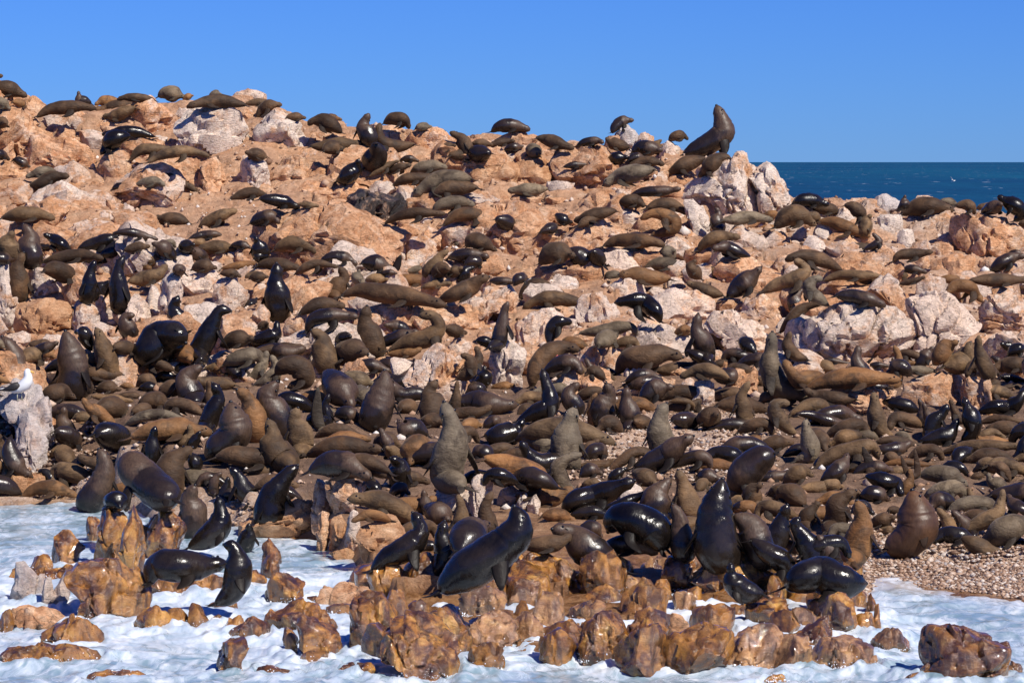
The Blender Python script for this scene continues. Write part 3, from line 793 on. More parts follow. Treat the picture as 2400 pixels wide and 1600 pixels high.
ROCKS = '''
@A
22 30 34 33 41 38 40 46 30 52 12 50 10 40;t
7 55 14 51 22 53 45 66 40 76 20 83 8 76;t
40 47 50 42 62 43 78 48 86 56 82 63 60 60 48 57;p
22 85 35 74 50 70 75 76 86 84 84 96 60 98 30 95;t
115 50 128 34 140 32 150 42 159 49 158 56 150 64 140 63 120 58;p
160 52 162 42 180 40 210 40 226 42 228 58 222 74 205 84 190 89 165 73 160 60;P
112 76 122 70 142 68 146 72 130 78 122 82;t
90 92 98 82 112 80 120 88 118 98 106 112 90 108;t
140 98 158 86 182 85 187 92 184 105 176 116 160 108;t
187 92 190 88 197 90 200 104 208 118 190 118 180 112;t
216 98 222 88 232 89 242 92 246 110 238 116 220 116;p
0 90 10 89 24 98 18 110 4 112 -6 100;t
30 122 40 114 58 114 64 108 76 112 74 122 66 134 62 140 44 136 34 130;P
-8 34 6 36 11 45 0 50;t
214 30 224 25 236 24 244 28 240 36 224 36;p
86 58 92 48 98 47 110 55 112 60 100 63;t
48 62 54 57 66 60 70 70 60 71;t
-8 62 0 62 12 78 14 86 2 86 -8 84;t
@B
-2 44 4 34 16 23 26 28 36 38 48 48 50 56 38 62 20 66 4 60;P
47 48 52 40 62 40 76 45 80 48 70 54 50 55;t
118 44 120 37 130 37 140 46 134 52;p
138 48 150 41 165 40 176 42 182 52 170 58 150 60;t
10 80 24 70 40 68 60 70 76 80 70 92 40 94 14 92;t
36 104 50 93 80 92 100 90 104 98 86 106 60 106;t
102 98 108 89 124 88 128 94 120 100 112 103 104 102;P
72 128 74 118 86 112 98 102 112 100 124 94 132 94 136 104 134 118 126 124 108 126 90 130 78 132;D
130 96 136 92 146 96 144 102 150 108 140 116 134 112;P
52 118 58 110 66 107 72 110 70 118 62 121;t
70 108 78 104 88 108 90 118 76 120;t
178 74 184 69 190 72 194 67 200 76 201 84 188 80;P
198 74 210 73 236 70 246 76 240 90 236 96 214 95 200 84;T
-12 70 -4 64 6 69 11 82 8 94 0 100 -14 92;P
66 66 78 63 90 65 90 70 76 74 68 72;t
175 104 190 99 210 97 224 99 226 110 214 118 200 112 186 104;p
168 138 176 126 192 128 204 124 216 130 223 128 222 136 210 146 190 150 172 150;p
140 132 146 128 156 129 154 135 142 135;p
@C
55 62 64 56 76 54 90 60 94 67 80 72 64 66;p
95 48 98 40 106 37 114 41 116 48 112 56 100 54;g
137 62 140 54 148 52 155 58 156 66 146 68 142 74 138 70;P
116 48 118 44 126 45 131 49 128 53 118 53;p
-14 48 2 43 16 43 24 47 20 52 0 54;t
160 92 176 88 188 80 196 68 204 64 210 66 216 74 224 82 232 92 234 108 238 120 226 122 205 116 196 116 190 110 178 120 172 116 164 104;P
217 76 226 72 236 74 246 84 252 94 257 106 256 116 246 124 234 122 230 100 222 88;P
120 90 132 80 140 78 144 90 128 94;p
-4 84 6 74 24 70 38 78 34 90 24 94 6 90;T
160 112 168 106 174 112 178 124 182 138 168 140 166 128;P
92 128 98 120 110 114 122 116 116 126 100 132;p
@D
72 48 78 44 96 46 97 54 86 56 76 50;p
96 50 103 42 112 42 124 49 118 58 104 60 96 56;g
134 48 142 42 150 43 153 47 140 50;p
22 76 28 72 34 75 36 82 30 84 23 82;W
34 84 44 80 52 84 54 92 46 100 36 96 33 90;W
42 72 50 68 58 75 60 88 52 88 44 80;W
22 84 30 84 30 90 24 91;W
63 62 70 53 77 58 80 66 76 71 68 66;P
100 72 106 62 116 60 122 68 124 78 114 82 106 80;W
143 66 152 59 164 55 174 60 172 76 160 78 150 74;p
172 64 186 60 206 62 222 66 226 74 216 84 222 100 200 96 184 88 176 78;t
118 78 124 73 132 74 136 86 132 92 122 90;W
190 82 200 74 220 72 240 70 244 100 220 98 200 90;t
-6 84 4 78 18 76 22 86 18 92 0 92;p
56 84 60 76 68 77 78 84 84 84 84 92 70 92 60 92;t
88 100 94 91 106 88 118 98 116 106 100 106 90 104;p
6 104 10 97 22 98 24 108 18 114 8 110;t
42 116 44 110 54 109 62 113 50 118;p
150 104 160 96 176 97 190 104 192 116 176 120 156 116;t
137 104 140 96 146 94 149 100 146 108 140 108;p
@H
19 72 28 58 42 50 50 60 52 50 60 44 75 44 96 50 108 52 124 52 126 60 132 60 136 70 138 94 120 97 100 96 76 99 56 94 40 100 28 92 24 80;P
130 46 134 40 146 44 156 48 164 40 178 34 188 44 194 56 192 70 178 78 160 84 150 92 138 96 134 70 130 56;W
138 38 140 26 147 18 158 22 164 30 158 38 154 46 144 43;P
92 30 98 21 108 20 120 28 124 36 127 50 127 60 118 54 110 44 100 36;p
194 56 198 48 210 44 206 36 220 32 240 30 244 66 222 74 206 70 196 66;p
192 72 206 72 222 76 238 78 240 92 226 94 214 96 204 90 196 80;p
18 108 22 102 32 101 38 108 43 114 38 122 24 122;t
@L
122 24 138 14 150 9 168 12 170 30 168 40 150 40 130 36 120 32;p
169 14 178 10 179 28 178 36 170 36;p
179 12 184 9 194 8 197 14 196 32 190 40 182 36;p
196 14 202 10 206 14 206 36 204 46 196 48 193 36;p
42 30 52 27 72 27 88 26 104 23 116 20 119 28 112 33 100 40 86 44 60 48 42 44;t
206 26 214 22 221 30 220 38 210 40 205 34;t
@G
212 88 222 84 236 82 244 90 250 106 240 106 224 102 214 96;p
178 108 186 98 198 96 212 104 214 110 228 112 236 126 230 138 210 134 196 122;P
136 82 144 78 152 78 158 84 168 79 178 80 184 90 180 102 172 106 158 104 146 98 138 92;P
58 96 64 82 74 80 82 88 90 96 100 106 100 112 84 110 66 110;P
31 72 40 67 56 66 61 72 60 80 54 83 44 81;P
4 112 14 100 26 96 46 102 44 106 34 110 30 122 18 128 8 122;p
80 50 90 42 100 42 108 48 117 58 110 64 98 56 88 52;P
88 78 90 70 100 66 116 70 122 80 118 84 100 86;P
112 124 118 110 126 104 134 110 146 112 150 118 140 124 128 122 118 132;P
140 40 142 32 156 30 168 32 164 46 150 46;p
186 56 200 48 220 52 232 56 226 62 212 70 200 74;t
140 72 148 68 155 72 152 78 146 80;P
@F
64 40 70 32 84 31 88 38 84 42 70 42;p
88 34 92 26 106 26 112 22 124 30 122 42 110 46 96 44;p
124 40 126 32 136 30 139 40 134 47 126 48;P
138 46 140 32 152 28 165 32 166 40 158 45 144 48;p
150 30 156 20 164 24 170 30 166 38 158 32;p
22 50 32 41 44 43 56 49 48 56 34 56;p
28 88 34 78 46 76 54 80 56 88 46 90 40 98 34 94;t
84 100 94 92 110 94 118 102 136 96 160 92 178 93 186 98 204 104 214 110 196 118 180 118 160 122 140 116 110 112 100 108;t
182 98 192 90 204 82 222 84 234 76 240 84 232 100 214 100 206 112 194 110;p
206 78 210 72 220 71 230 78 236 84 226 88;p
24 116 28 100 36 98 38 104 42 96 48 98 50 108 48 124 50 134 26 136 24 128;p
-4 86 -2 74 7 72 9 82 4 88;p
-2 100 6 92 12 102 8 112 -2 110;p
67 84 70 78 82 77 86 84 78 88;p
57 72 60 68 68 67 69 76 62 80 57 77;p
174 130 184 123 198 124 204 130 202 140 184 140;p
@J
215 26 219 14 222 6 226 -4 228 -9 236 -10 238 0 241 8 245 14 242 30 240 40 222 42 216 34;W
126 30 124 18 132 15 138 22 146 20 144 34 138 44 128 44;P
138 50 142 36 150 22 156 6 166 4 176 12 186 20 178 32 188 38 192 44 180 52 160 54;p
52 150 54 130 60 127 66 134 72 150 71 158 68 170 56 172;p
66 130 68 122 76 118 90 124 100 130 86 136 80 140 76 158 70 150;p
164 150 166 140 174 131 190 132 196 140 196 152 188 158 176 152;P
196 158 198 142 202 128 208 120 212 130 218 128 217 142 214 158 206 162;P
@K
-12 150 -8 138 2 133 8 140 4 152;P
4 154 6 140 16 140 17 150 14 156;P
15 154 18 144 24 141 26 150 24 158 18 158;P
58 22 60 10 70 5 80 6 80 20 76 26 62 26;p
80 24 80 8 90 7 98 14 96 24 92 30 86 26;p
92 14 96 10 101 12 98 18;p
40 40 42 28 52 26 64 27 63 38 66 46 56 56 46 50;p
64 44 62 28 78 26 90 30 92 40 84 50 72 56 66 52;t
112 26 114 22 120 20 121 30 118 40 110 36;P
102 36 103 26 108 25 110 34 106 40;P
96 50 100 40 120 38 122 30 142 28 158 30 156 44 140 42 128 42 108 44;t
156 44 158 36 166 34 172 44 168 54 158 50;p
164 52 168 38 182 36 184 50 186 62 178 62 170 56;P
142 28 160 27 176 24 182 19 184 28 183 36 168 34 150 34;t
185 44 200 42 214 44 216 34 222 28 226 24 226 44 214 48 196 48;t
95 144 100 134 112 128 119 134 120 140 110 148 98 148;P
@E
23 88 24 66 32 57 42 58 52 68 55 76 50 86 34 90;P
0 54 6 58 8 74 6 84 15 82 14 96 8 114 -4 112 -6 70;P
168 84 172 68 180 61 196 61 202 64 198 76 192 88 180 90;P
194 88 200 68 214 66 222 68 225 80 224 92 214 100 204 96;P
168 96 172 89 190 90 206 96 212 102 200 110 186 112 176 120 170 110;P
134 102 136 78 140 74 147 74 148 86 144 98 140 108;P
144 110 144 90 150 70 158 60 161 68 166 78 166 92 158 100 156 110 154 118;P
128 104 118 88 116 82 124 82 132 84 136 100 138 110 134 118 126 118;P
88 96 90 82 98 78 104 90 102 104 92 106;p
64 112 68 90 76 86 84 90 88 100 90 112 84 120 76 114 66 118;P
104 104 112 92 122 90 126 104 124 112 110 112;P
16 100 26 93 44 88 60 90 66 96 62 112 56 118 40 122 24 120 16 112;T
193 46 200 43 208 47 226 46 230 50 214 54 198 52;p
@I
-6 74 -6 42 8 36 20 36 30 42 37 50 38 58 42 66 44 76 48 88 48 98 42 108 30 104 18 84 8 76;G
14 100 14 76 20 68 28 72 34 78 36 90 42 108 44 118 32 120 22 108;G
-6 142 -4 112 4 110 9 120 16 126 28 126 38 126 40 138 30 142 10 144;T
44 84 45 71 50 72 51 78 47 80;t
64 128 74 124 81 126 79 136 72 138;T
@M
44 50 45 39 52 34 62 34 66 40 66 52 64 60 50 62 42 60;w
78 60 79 46 82 34 83 20 87 12 94 11 98 16 99 26 100 42 102 58 92 66 80 66;w
70 32 71 24 76 21 82 22 82 34 80 42 72 40;w
117 44 116 28 118 20 130 17 147 17 149 34 150 50 130 52 120 56;w
100 62 102 44 104 34 112 14 117 18 116 36 117 60 112 70 104 72;w
10 86 12 68 14 60 24 59 28 68 27 82 29 94 20 92;G
28 94 28 72 31 68 36 70 34 92;G
34 96 35 74 40 70 42 82 43 97 38 98;G
42 96 42 80 44 70 54 70 56 80 52 92 46 98;G
56 72 76 66 90 58 106 58 110 70 120 76 122 88 118 96 104 96 92 104 86 106 80 92 74 80 60 76;w
26 64 28 58 34 53 40 56 42 64 34 68;w
65 104 65 90 70 84 76 84 80 94 81 104 76 107 66 106;w
10 66 26 62 44 62 76 64 76 70 56 74 30 70 14 70;w
0 112 -2 100 6 97 10 104 9 116;w
8 116 10 98 24 96 44 98 50 104 40 108 20 116;t
36 122 37 112 44 108 60 106 76 105 82 110 83 122 78 128 58 128 40 126;w
0 138 10 132 22 130 38 126 60 126 80 126 76 132 56 134 30 138 8 142;w
110 114 112 104 120 98 128 95 136 98 138 110 134 116 118 116;w
136 112 136 98 146 96 154 98 154 110 148 114 140 114;w
154 104 156 94 162 92 168 98 170 110 164 114;w
172 108 175 102 182 102 182 108;w
170 96 176 91 186 92 194 96 190 99 176 99;w
183 116 188 104 194 101 200 108 198 114 188 117;w
72 156 78 150 90 147 110 148 122 152 120 156;w
160 84 160 74 170 68 180 72 180 84 166 86;w
176 136 180 128 188 120 198 122 202 130 196 138 200 146 190 150 180 144;w
186 118 196 112 210 106 220 104 216 120 200 122;w
116 66 150 70 182 68 181 84 150 86 118 84;w
164 70 186 72 184 84 166 86;w
@N
4 60 6 42 12 38 17 42 18 58 17 70 10 74 4 68;w
-10 78 -8 64 4 64 8 72 6 80 -4 80;w
8 86 10 74 22 68 36 69 39 78 34 80 37 92 24 92 10 90;w
12 96 16 94 30 94 50 93 56 98 64 104 66 116 54 108 42 104 30 116 10 118 4 116 8 104;w
36 128 35 110 44 104 58 106 65 110 66 122 68 134 56 138 40 136;w
22 134 24 116 28 112 32 120 34 132 28 134;w
36 140 40 130 54 132 60 138 54 142 42 142;w
51 92 52 80 60 78 76 76 94 80 98 84 80 90 60 96;t
42 88 43 85 50 88 52 94 46 94;w
78 98 82 86 88 83 98 86 108 96 113 108 114 120 112 124 100 120 96 128 90 132 84 124 80 112;w
104 88 110 81 118 84 122 92 124 100 122 112 116 118 112 106 108 94;w
124 96 128 89 136 90 140 96 142 106 138 112 130 104;w
140 108 146 94 154 92 162 98 168 108 174 120 175 132 164 136 154 130 146 118;w
90 132 100 122 116 122 122 106 130 104 138 114 150 118 156 132 162 150 150 154 136 152 128 144 116 138 98 136;w
172 138 176 130 188 124 198 124 202 130 200 144 194 148 178 146;w
92 84 98 76 108 70 124 69 130 76 141 80 140 88 126 88 110 84;r
146 84 150 79 156 82 157 88 150 90;r
158 84 162 82 167 86 164 94 158 94;r
166 88 176 80 190 78 200 84 204 94 200 104 184 104 170 100;r
58 98 62 93 70 92 78 96 78 102 66 102;w
158 104 170 100 190 104 210 104 216 118 204 130 194 122 180 112;r
68 146 76 141 90 142 98 146 92 151 76 152;w
0 148 10 144 24 146 28 150 10 152;w
50 46 52 22 56 18 60 30 58 44 56 48;p
60 42 60 24 66 20 74 34 74 44 68 46;T
74 44 76 22 80 17 84 20 86 40 84 52 78 50;p
84 52 88 36 98 26 104 22 112 26 122 38 116 48 104 56 92 56;T
48 20 50 0 54 -6 62 0 64 14 60 20 52 22;p
-14 34 -8 28 10 26 20 16 28 9 40 13 46 22 49 30 46 36 30 36 10 38 -8 38;T
60 48 76 50 94 56 88 58 72 56 62 52;T
@O
34 82 36 62 42 57 48 58 49 68 48 78 50 86 40 88;r
54 78 54 70 60 68 68 72 70 78 62 82;r
48 88 50 74 54 76 54 88;w
18 100 20 88 30 84 42 88 44 100 42 112 30 114 20 108;r
-2 90 6 74 14 74 22 82 20 92 10 96 0 96;r
0 120 2 104 12 98 26 108 30 120 16 124 4 128;r
60 84 72 78 84 82 88 92 76 96 62 92;w
46 104 50 92 62 90 76 94 74 104 60 108;r
56 132 58 108 66 100 80 98 88 104 92 116 96 134 92 140 72 139 60 138;w
95 118 98 108 108 98 120 96 130 100 128 112 120 122 116 136 104 139 100 132;w
40 128 44 120 50 118 56 120 56 132 46 134;w
122 72 124 60 130 54 136 54 141 60 148 62 149 78 146 82 134 83 128 78;w
131 98 132 84 148 82 150 90 140 100 134 100;r
116 90 118 78 124 72 130 80 130 94 120 94;w
104 70 106 60 112 55 120 56 124 62 122 74 116 72;r
88 82 90 71 98 70 106 74 104 82 94 84;r
106 84 100 84 90 92 90 96 108 94;w
142 56 146 53 156 56 158 64 150 64;r
152 76 154 69 162 68 165 74 160 80;r
160 66 162 62 172 62 174 67 166 70;r
126 108 130 101 146 101 146 112 138 122 128 122;t
148 114 152 98 162 95 176 92 182 98 180 110 166 116 154 120;w
162 92 164 87 172 85 176 92 170 94;w
130 141 134 132 146 124 164 122 170 126 166 136 152 140 140 142;w
172 142 174 128 184 118 196 112 209 110 220 118 222 140 210 146 190 144;r
190 100 196 92 209 88 222 92 224 106 212 112 196 110;w
@P
0 116 -2 100 10 98 22 98 25 108 22 118 12 124 2 122;w
0 94 2 76 8 71 14 76 14 88 10 96;w
32 100 34 92 42 88 50 90 50 98 40 104 32 108;w
46 104 52 90 62 85 68 86 69 100 70 114 62 120 54 118 50 106;w
68 98 69 86 74 82 80 84 80 96 74 100;w
80 98 81 84 86 84 88 96 86 104 82 104;w
86 112 88 93 92 95 92 112 88 116;w
70 116 72 104 78 100 86 104 88 114 78 118;w
20 128 20 120 34 110 48 104 53 112 52 122 40 126 26 129;w
32 142 40 130 60 120 80 119 84 128 80 140 62 146 40 146;r
85 128 86 118 94 114 102 116 108 112 114 114 116 128 106 131 92 130;r
80 142 82 134 88 134 90 140 84 144;r
129 140 130 116 134 113 152 113 168 111 180 113 192 115 194 124 192 142 190 156 170 158 140 154 130 148;b
110 158 118 149 132 148 140 156;w
144 152 150 148 166 150 166 158 146 158;w
191 152 194 142 200 141 206 144 210 154 200 154;r
-4 156 2 151 10 151 16 157;w
'''
TILES = {'A': (0, 150, .2551), 'B': (600, 200, .2551), 'C': (1200, 200, .2551), 'D': (1800, 350, .2551), 'E': (0, 480, .2551), 'F': (600, 480, .2551),
         'G': (1200, 480, .2551), 'H': (1800, 600, .2551), 'I': (0, 800, .2551), 'J': (600, 800, .2551), 'K': (1200, 800, .2551), 'L': (1800, 850, .2551),
         'M': (0, 1150, .28694), 'N': (600, 1150, .28694), 'O': (1200, 1150, .28694), 'P': (1800, 1150, .28694)}
def parse(txt):
    out = []; t = None
    for ln in txt.strip().splitlines():
        if ln[0] == '@': t = TILES[ln[1]]; continue
        f = ln.split(';'); a = np.array([float(q) for q in f[0].split()]).reshape(-1, 2) * 10 * t[2] + np.array([t[0], t[1]])
        out.append((a, [float(q) * 10 * t[2] for q in f[1:-1]], f[-1]))
    return out

# ------------------------------------------------------------------ boulders
ROCK = []                                                 # records for labels and resting
_cs = {}
def cubesphere(n):                                        # unit sphere of 6 n x n quads
    if n in _cs: return _cs[n]
    g_ = np.tan(np.linspace(-math.pi / 4, math.pi / 4, n + 1)); key = {}; V = []; F = []
    for ax in range(3):
        for sg in (-1, 1):
            idx = np.zeros((n + 1, n + 1), int)
            for i in range(n + 1):
                for j in range(n + 1):
                    q = [0, 0, 0]; q[ax] = sg; q[(ax + 1) % 3] = g_[i]; q[(ax + 2) % 3] = g_[j]; k_ = tuple(round(x, 5) for x in q)
                    if k_ not in key: key[k_] = len(V); V.append(q)
                    idx[i, j] = key[k_]
            f = np.stack([idx[:-1, :-1], idx[1:, :-1], idx[1:, 1:], idx[:-1, 1:]], -1).reshape(-1, 4)
            F.append(f if sg > 0 else f[:, ::-1])
    V = np.array(V, float); V /= np.linalg.norm(V, axis=1)[:, None]; _cs[n] = (V, np.vstack(F)); return _cs[n]
def build_rock(pts, sty, idx, filler=False):
    rng = np.random.RandomState(100 + idx)
    lo, hi = pts.min(0), pts.max(0); vb = hi[1]; uc = (lo[0] + hi[0]) / 2
    Y0 = hit(uc, min(vb, 1640)); Yw = Y0
    wpx, hpx = hi[0] - lo[0], hi[1] - lo[1]
    size = math.sqrt(wpx * hpx)
    T = 1.05 * size * Y0 / FPX
    Yc = Y0 + T * .42
    P = np.array([at(u, v, Yc) for u, v in pts])
    zb = P[:, 2].min(); h = P[:, 2].max() - zb
    low = P[:, 2] < zb + .2 * h; P[low, 2] -= .18 * h + .1
    C = np.array([P[:, 0].mean(), Yc, (P[:, 2].max() + P[:, 2].min()) / 2])
    n = len(P)
    # radius of the outline seen from its middle, as a function of angle
    Q = np.vstack([P, P[:1]]); seg = np.linalg.norm(np.diff(Q, axis=0), axis=1); cum = np.concatenate([[0], np.cumsum(seg)])
    t = np.linspace(0, cum[-1], 360, endpoint=False)
    ox = np.interp(t, cum, Q[:, 0]) - C[0]; oz = np.interp(t, cum, Q[:, 2]) - C[2]
    an_ = np.arctan2(oz, ox); rr_ = np.hypot(ox, oz); o_ = np.argsort(an_); an_, rr_ = an_[o_], rr_[o_]
    ker = np.hanning(13); ker /= ker.sum(); rr_ = np.convolve(np.concatenate([rr_[-6:], rr_, rr_[:6]]), ker, 'valid')
    per = cum[-1] * FPX / Yc
    D, F = cubesphere(int(np.clip(per / (40 if filler else 29), 4, 34)))
    p = 2.6; th = np.arctan2(D[:, 2], D[:, 0]); rho = np.interp(th, np.concatenate([an_ - 2 * math.pi, an_, an_ + 2 * math.pi]), np.tile(rr_, 3))
    rx_ = np.hypot(D[:, 0], D[:, 2]); nn = (rx_ ** p + np.abs(D[:, 1]) ** p) ** (1 / p); c = rx_ / nn; s = D[:, 1] / nn
    V = np.stack([C[0] + c * rho * np.cos(th), np.zeros(len(D)), C[2] + c * rho * np.sin(th)], 1)
    tilt = rng.uniform(.22, .55); yaw = rng.uniform(-.18, .42)
    V[:, 1] = Yc + s * T / 2 + (tilt * (V[:, 2] - C[2]) + yaw * (V[:, 0] - C[0]) * .8) * np.clip(.65 - s, 0, 1)
    V[:, 0] += rng.uniform(-.15, .15) * s * T
    # flat fracture faces: cut the lump by random planes
    s3 = np.array([wpx, size * 1.05, hpx]) * Yc / FPX / 2; q = (V - C) / s3
    for _ in range(4 if sty == 'b' else 22 if not filler else 16):
        n_ = rng.randn(3); n_ /= np.linalg.norm(n_)
        h_ = rng.uniform(.50, .92) if n_[1] < -.25 else rng.uniform(.84, 1.08)
        dd = q @ n_ - h_; q = q - np.maximum(dd, 0)[:, None] * n_ * .93
    V = C + q * s3
    for ax in (0, 2):
        a0, a1, b0, b1 = V[:, ax].min(), V[:, ax].max(), P[:, ax].min(), P[:, ax].max(); V[:, ax] = b0 + (V[:, ax] - a0) * (b1 - b0) / (a1 - a0)
    # displacement along the outward direction
    rel = V - C; sc3 = np.array([wpx, size, hpx]) * Yc / FPX / 2
    nr = rel / sc3 ** 2; nr /= (np.linalg.norm(nr, axis=1)[:, None] + 1e-6)
    S = size * Yc / FPX
    cell = np.clip(S * .5, .2, .95)
    an = np.array([1.35, 1.2, .72]) if sty in 'wGbr' or rng.rand() < .45 else np.array([.8, 1., 1.35])
    W = V + .12 * cell * np.stack([perlin(V / cell * 1.3, 3), perlin(V / cell * 1.3, 4), perlin(V / cell * 1.3, 6)], 1) * 2
    R, F1, F2, Of = worley(W * an / cell, idx % 7)
    d = .03 * cell + (R[:, 0] - .5) * .20 * cell + ((R[:, 1:] - .5) * Of[:, :3]).sum(1) * .30 * cell
    d -= (.14 if sty in 'wrbG' else .22 if size > 105 else .15) * cell * (1 - sstep(.0, .09, F2 - F1))
    R2, G1, G2, Of2 = worley(W * an / (cell * .38), idx % 5)
    k2 = .5 + .7 * rng.rand()
    d += k2 * ((R2[:, 0] - .5) * .05 * cell + ((R2[:, 1:] - .5) * Of2).sum(1) * .07 * cell - .035 * cell * (1 - sstep(.0, .10, G2 - G1)))
    d += .10 * cell * fbm(V / cell * .9, 3, 1) + .014 * fbm(V * 5, 3, 2)
    V = V + nr * d[:, None]
    if filler: FILL.append((V, F, sty)); return
    me = mesh_np('rock', V, F, sharp=42)
    V0 = V.mean(0); me.transform(__import__('mathutils').Matrix.Translation(Vector(-V0)))
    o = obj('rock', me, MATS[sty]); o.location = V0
    ROCK.append(dict(o=o, u=uc, v=(lo[1] + hi[1]) / 2, w=wpx, h=hpx, s=sty, V=V, F=F, size=size, Y=Yc))
RK = parse(ROCKS); FILL = []
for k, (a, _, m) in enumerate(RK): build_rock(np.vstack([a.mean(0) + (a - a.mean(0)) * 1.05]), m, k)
mask = np.zeros((220, 400), bool)                         # photo plane in 8-pixel steps (offset 50): where something named stands
def mark(m_, u, v, r, ry=None):
    ry = ry or r; jj, ii = np.mgrid[0:220, 0:400]
    i0, i1 = int(max(0, (u - r + 400) / 8)), int(max(0, (u + r + 400) / 8)) + 2; j0, j1 = int(max(0, (v - ry) / 8)), int(max(0, (v + ry) / 8)) + 2
    a, b = ii[j0:j1, i0:i1] * 8 - 400, jj[j0:j1, i0:i1] * 8
    m_[j0:j1, i0:i1] |= ((a - u) / r) ** 2 + ((b - v) / ry) ** 2 < 1
def frac(m_, u, v, r, ry):
    b = m_[int(max(0, (v - ry) / 8)):int((v + ry) / 8) + 1, int(max(0, (u - r + 400) / 8)):int((u + r + 400) / 8) + 1]
    return b.mean() if b.size else 1
rmask = mask.copy()
for r in ROCK: mark(rmask, r['u'], r['v'], r['w'] / 2, r['h'] / 2)
CLEAR0 = [(-10, 850, 135, 1130), (1120, 760, 1262, 930), (520, 1165, 750, 1290), (200, 1150, 520, 1300), (2080, 870, 2330, 970), (1030, 1130, 1180, 1210), (715, 1110, 800, 1300)]
CLEAR = [(320, 440, 760, 590), (1140, 570, 1300, 690), (560, 330, 640, 450)]
rq = np.random.RandomState(21)
def try_rock(u, v, w, h, sty, idx):
    n_ = rq.randint(6, 9); th = np.sort(np.linspace(0, 2 * math.pi, n_, endpoint=False) + rq.uniform(-.35, .35, n_)); rr = rq.uniform(.82, 1.12, n_)
    c_, s_ = np.cos(th), np.sin(th); f_ = (np.abs(c_) ** 2.8 + np.abs(s_) ** 2.8) ** (-1 / 2.8)
    rot = rq.uniform(-.5, .35); x_, y_ = c_ * f_ * rr * w / 2, s_ * f_ * rr * h / 2
    build_rock(np.stack([u + x_ * math.cos(rot) - y_ * math.sin(rot), v + x_ * math.sin(rot) + y_ * math.cos(rot)], 1), sty, idx, True)
nf = 0
for k in range(26000):
    u, v = rq.uniform(-150, 2560), rq.uniform(230, 880)
    vs_ = np.interp(u, SU, SV)
    sz = float(rq.choice([40, 62, 90, 130, 185], p=[.26, .26, .22, .16, .10])) * rq.uniform(.8, 1.2) * np.interp(v, [230, 900], [.8, 1.1])
    w_, h_ = sz * rq.uniform(1.1, 1.8), sz * rq.uniform(.55, .85)
    if v - h_ * .4 < vs_ - 4 or any(a < u < c and b < v < d for a, b, c, d in CLEAR): continue
    if v > 640 and u < 1100 and rq.rand() < .6: continue
    if frac(rmask, u, v, w_ * .5, h_ * .5) > .50: continue
    pw = rq.rand() + (.18 if u > 1650 else 0) + (.1 if 600 < v else 0)
    try_rock(u, v, w_, h_, 't' if pw < .55 else 'p' if pw < .85 else 'P', 400 + k); mark(rmask, u, v, w_ * .45, h_ * .45); nf += 1
    if nf > 1150: break
nf = 0
for k in range(5000):
    u, v = rq.uniform(860, 2040), rq.uniform(1345, 1530)
    if v > np.interp(u, HU, HV) + 5 or (u > 1960 and v < 1440): continue
    sz = rq.uniform(46, 125); w_, h_ = sz * rq.uniform(.9, 1.7), sz * rq.uniform(.6, 1.1)
    if frac(rmask, u, v, w_ * .5, h_ * .5) > .68: continue
    try_rock(u, v, w_, h_, rq.choice(['w', 'w', 'w', 'r']), 12000 + k); mark(rmask, u, v, w_ * .45, h_ * .45); nf += 1
    if nf > 260: break
off = 0; AV = []; AF = []
for r in ROCK: AV.append(r['V']); AF.append(r['F'] + off); off += len(r['V'])
for V_, F_, _ in FILL: AV.append(V_); AF.append(F_ + off); off += len(V_)
bvh = BVHTree.FromPolygons([tuple(v) for v in np.vstack(AV)], [tuple(int(i) for i in f) for f in np.vstack(AF)])

for nm_, kk, lb in (('rubble', 'tpP', 'tan and pale broken rocks piled between the large boulders'), ('shore_rubble', 'wr', 'wet golden broken rocks filling the gaps along the shore')):
    sel = [f for f in FILL if f[2] in kk]; V = np.vstack([f[0] for f in sel]); o_ = np.cumsum([0] + [len(f[0]) for f in sel[:-1]])
    quad = np.vstack([f[1] + o for f, o in zip(sel, o_)]); mi = np.concatenate([np.full(len(f[1]), kk.index(f[2])) for f in sel]).astype(np.int32)
    me = mesh_np(nm_, V, quad, sharp=42)
    o = obj(nm_, me, [MATS[q] for q in kk], label=lb, cat='rocks', kind='stuff'); me.polygons.foreach_set('material_index', mi)

# ------------------------------------------------------------------ seals
def catmull(P, M):
    P = np.asarray(P); n = len(P)
    E = np.vstack([2 * P[0] - P[1], P, 2 * P[-1] - P[-2]])
    S = []
    for i in range(n - 1):
        p0, p1, p2, p3 = E[i], E[i + 1], E[i + 2], E[i + 3]
        for t in np.linspace(0, 1, 14, endpoint=False):
            S.append(.5 * ((2 * p1) + (-p0 + p2) * t + (2 * p0 - 5 * p1 + 4 * p2 - p3) * t * t + (-p0 + 3 * p1 - 3 * p2 + p3) * t ** 3))
    S.append(P[-1]); S = np.array(S)
    L = np.concatenate([[0], np.cumsum(np.linalg.norm(np.diff(S, axis=0), axis=1))])
    t = np.linspace(0, L[-1], M)
    return np.stack([np.interp(t, L, S[:, k]) for k in range(P.shape[1])], 1), L[-1]
PT = np.array([0, .03, .08, .16, .28, .40, .52, .62, .70, .77, .83, .88, .92, .95, .98, 1.0])
PR = np.array([.14, .30, .46, .68, .90, 1.0, 1.02, .98, .84, .67, .55, .50, .51, .40, .28, .17])
PRN = np.array([.20, .45, .62, .82, .98, 1.05, 1.05, 1.0, .94, .86, .74, .60, .50, .38, .27, .16])
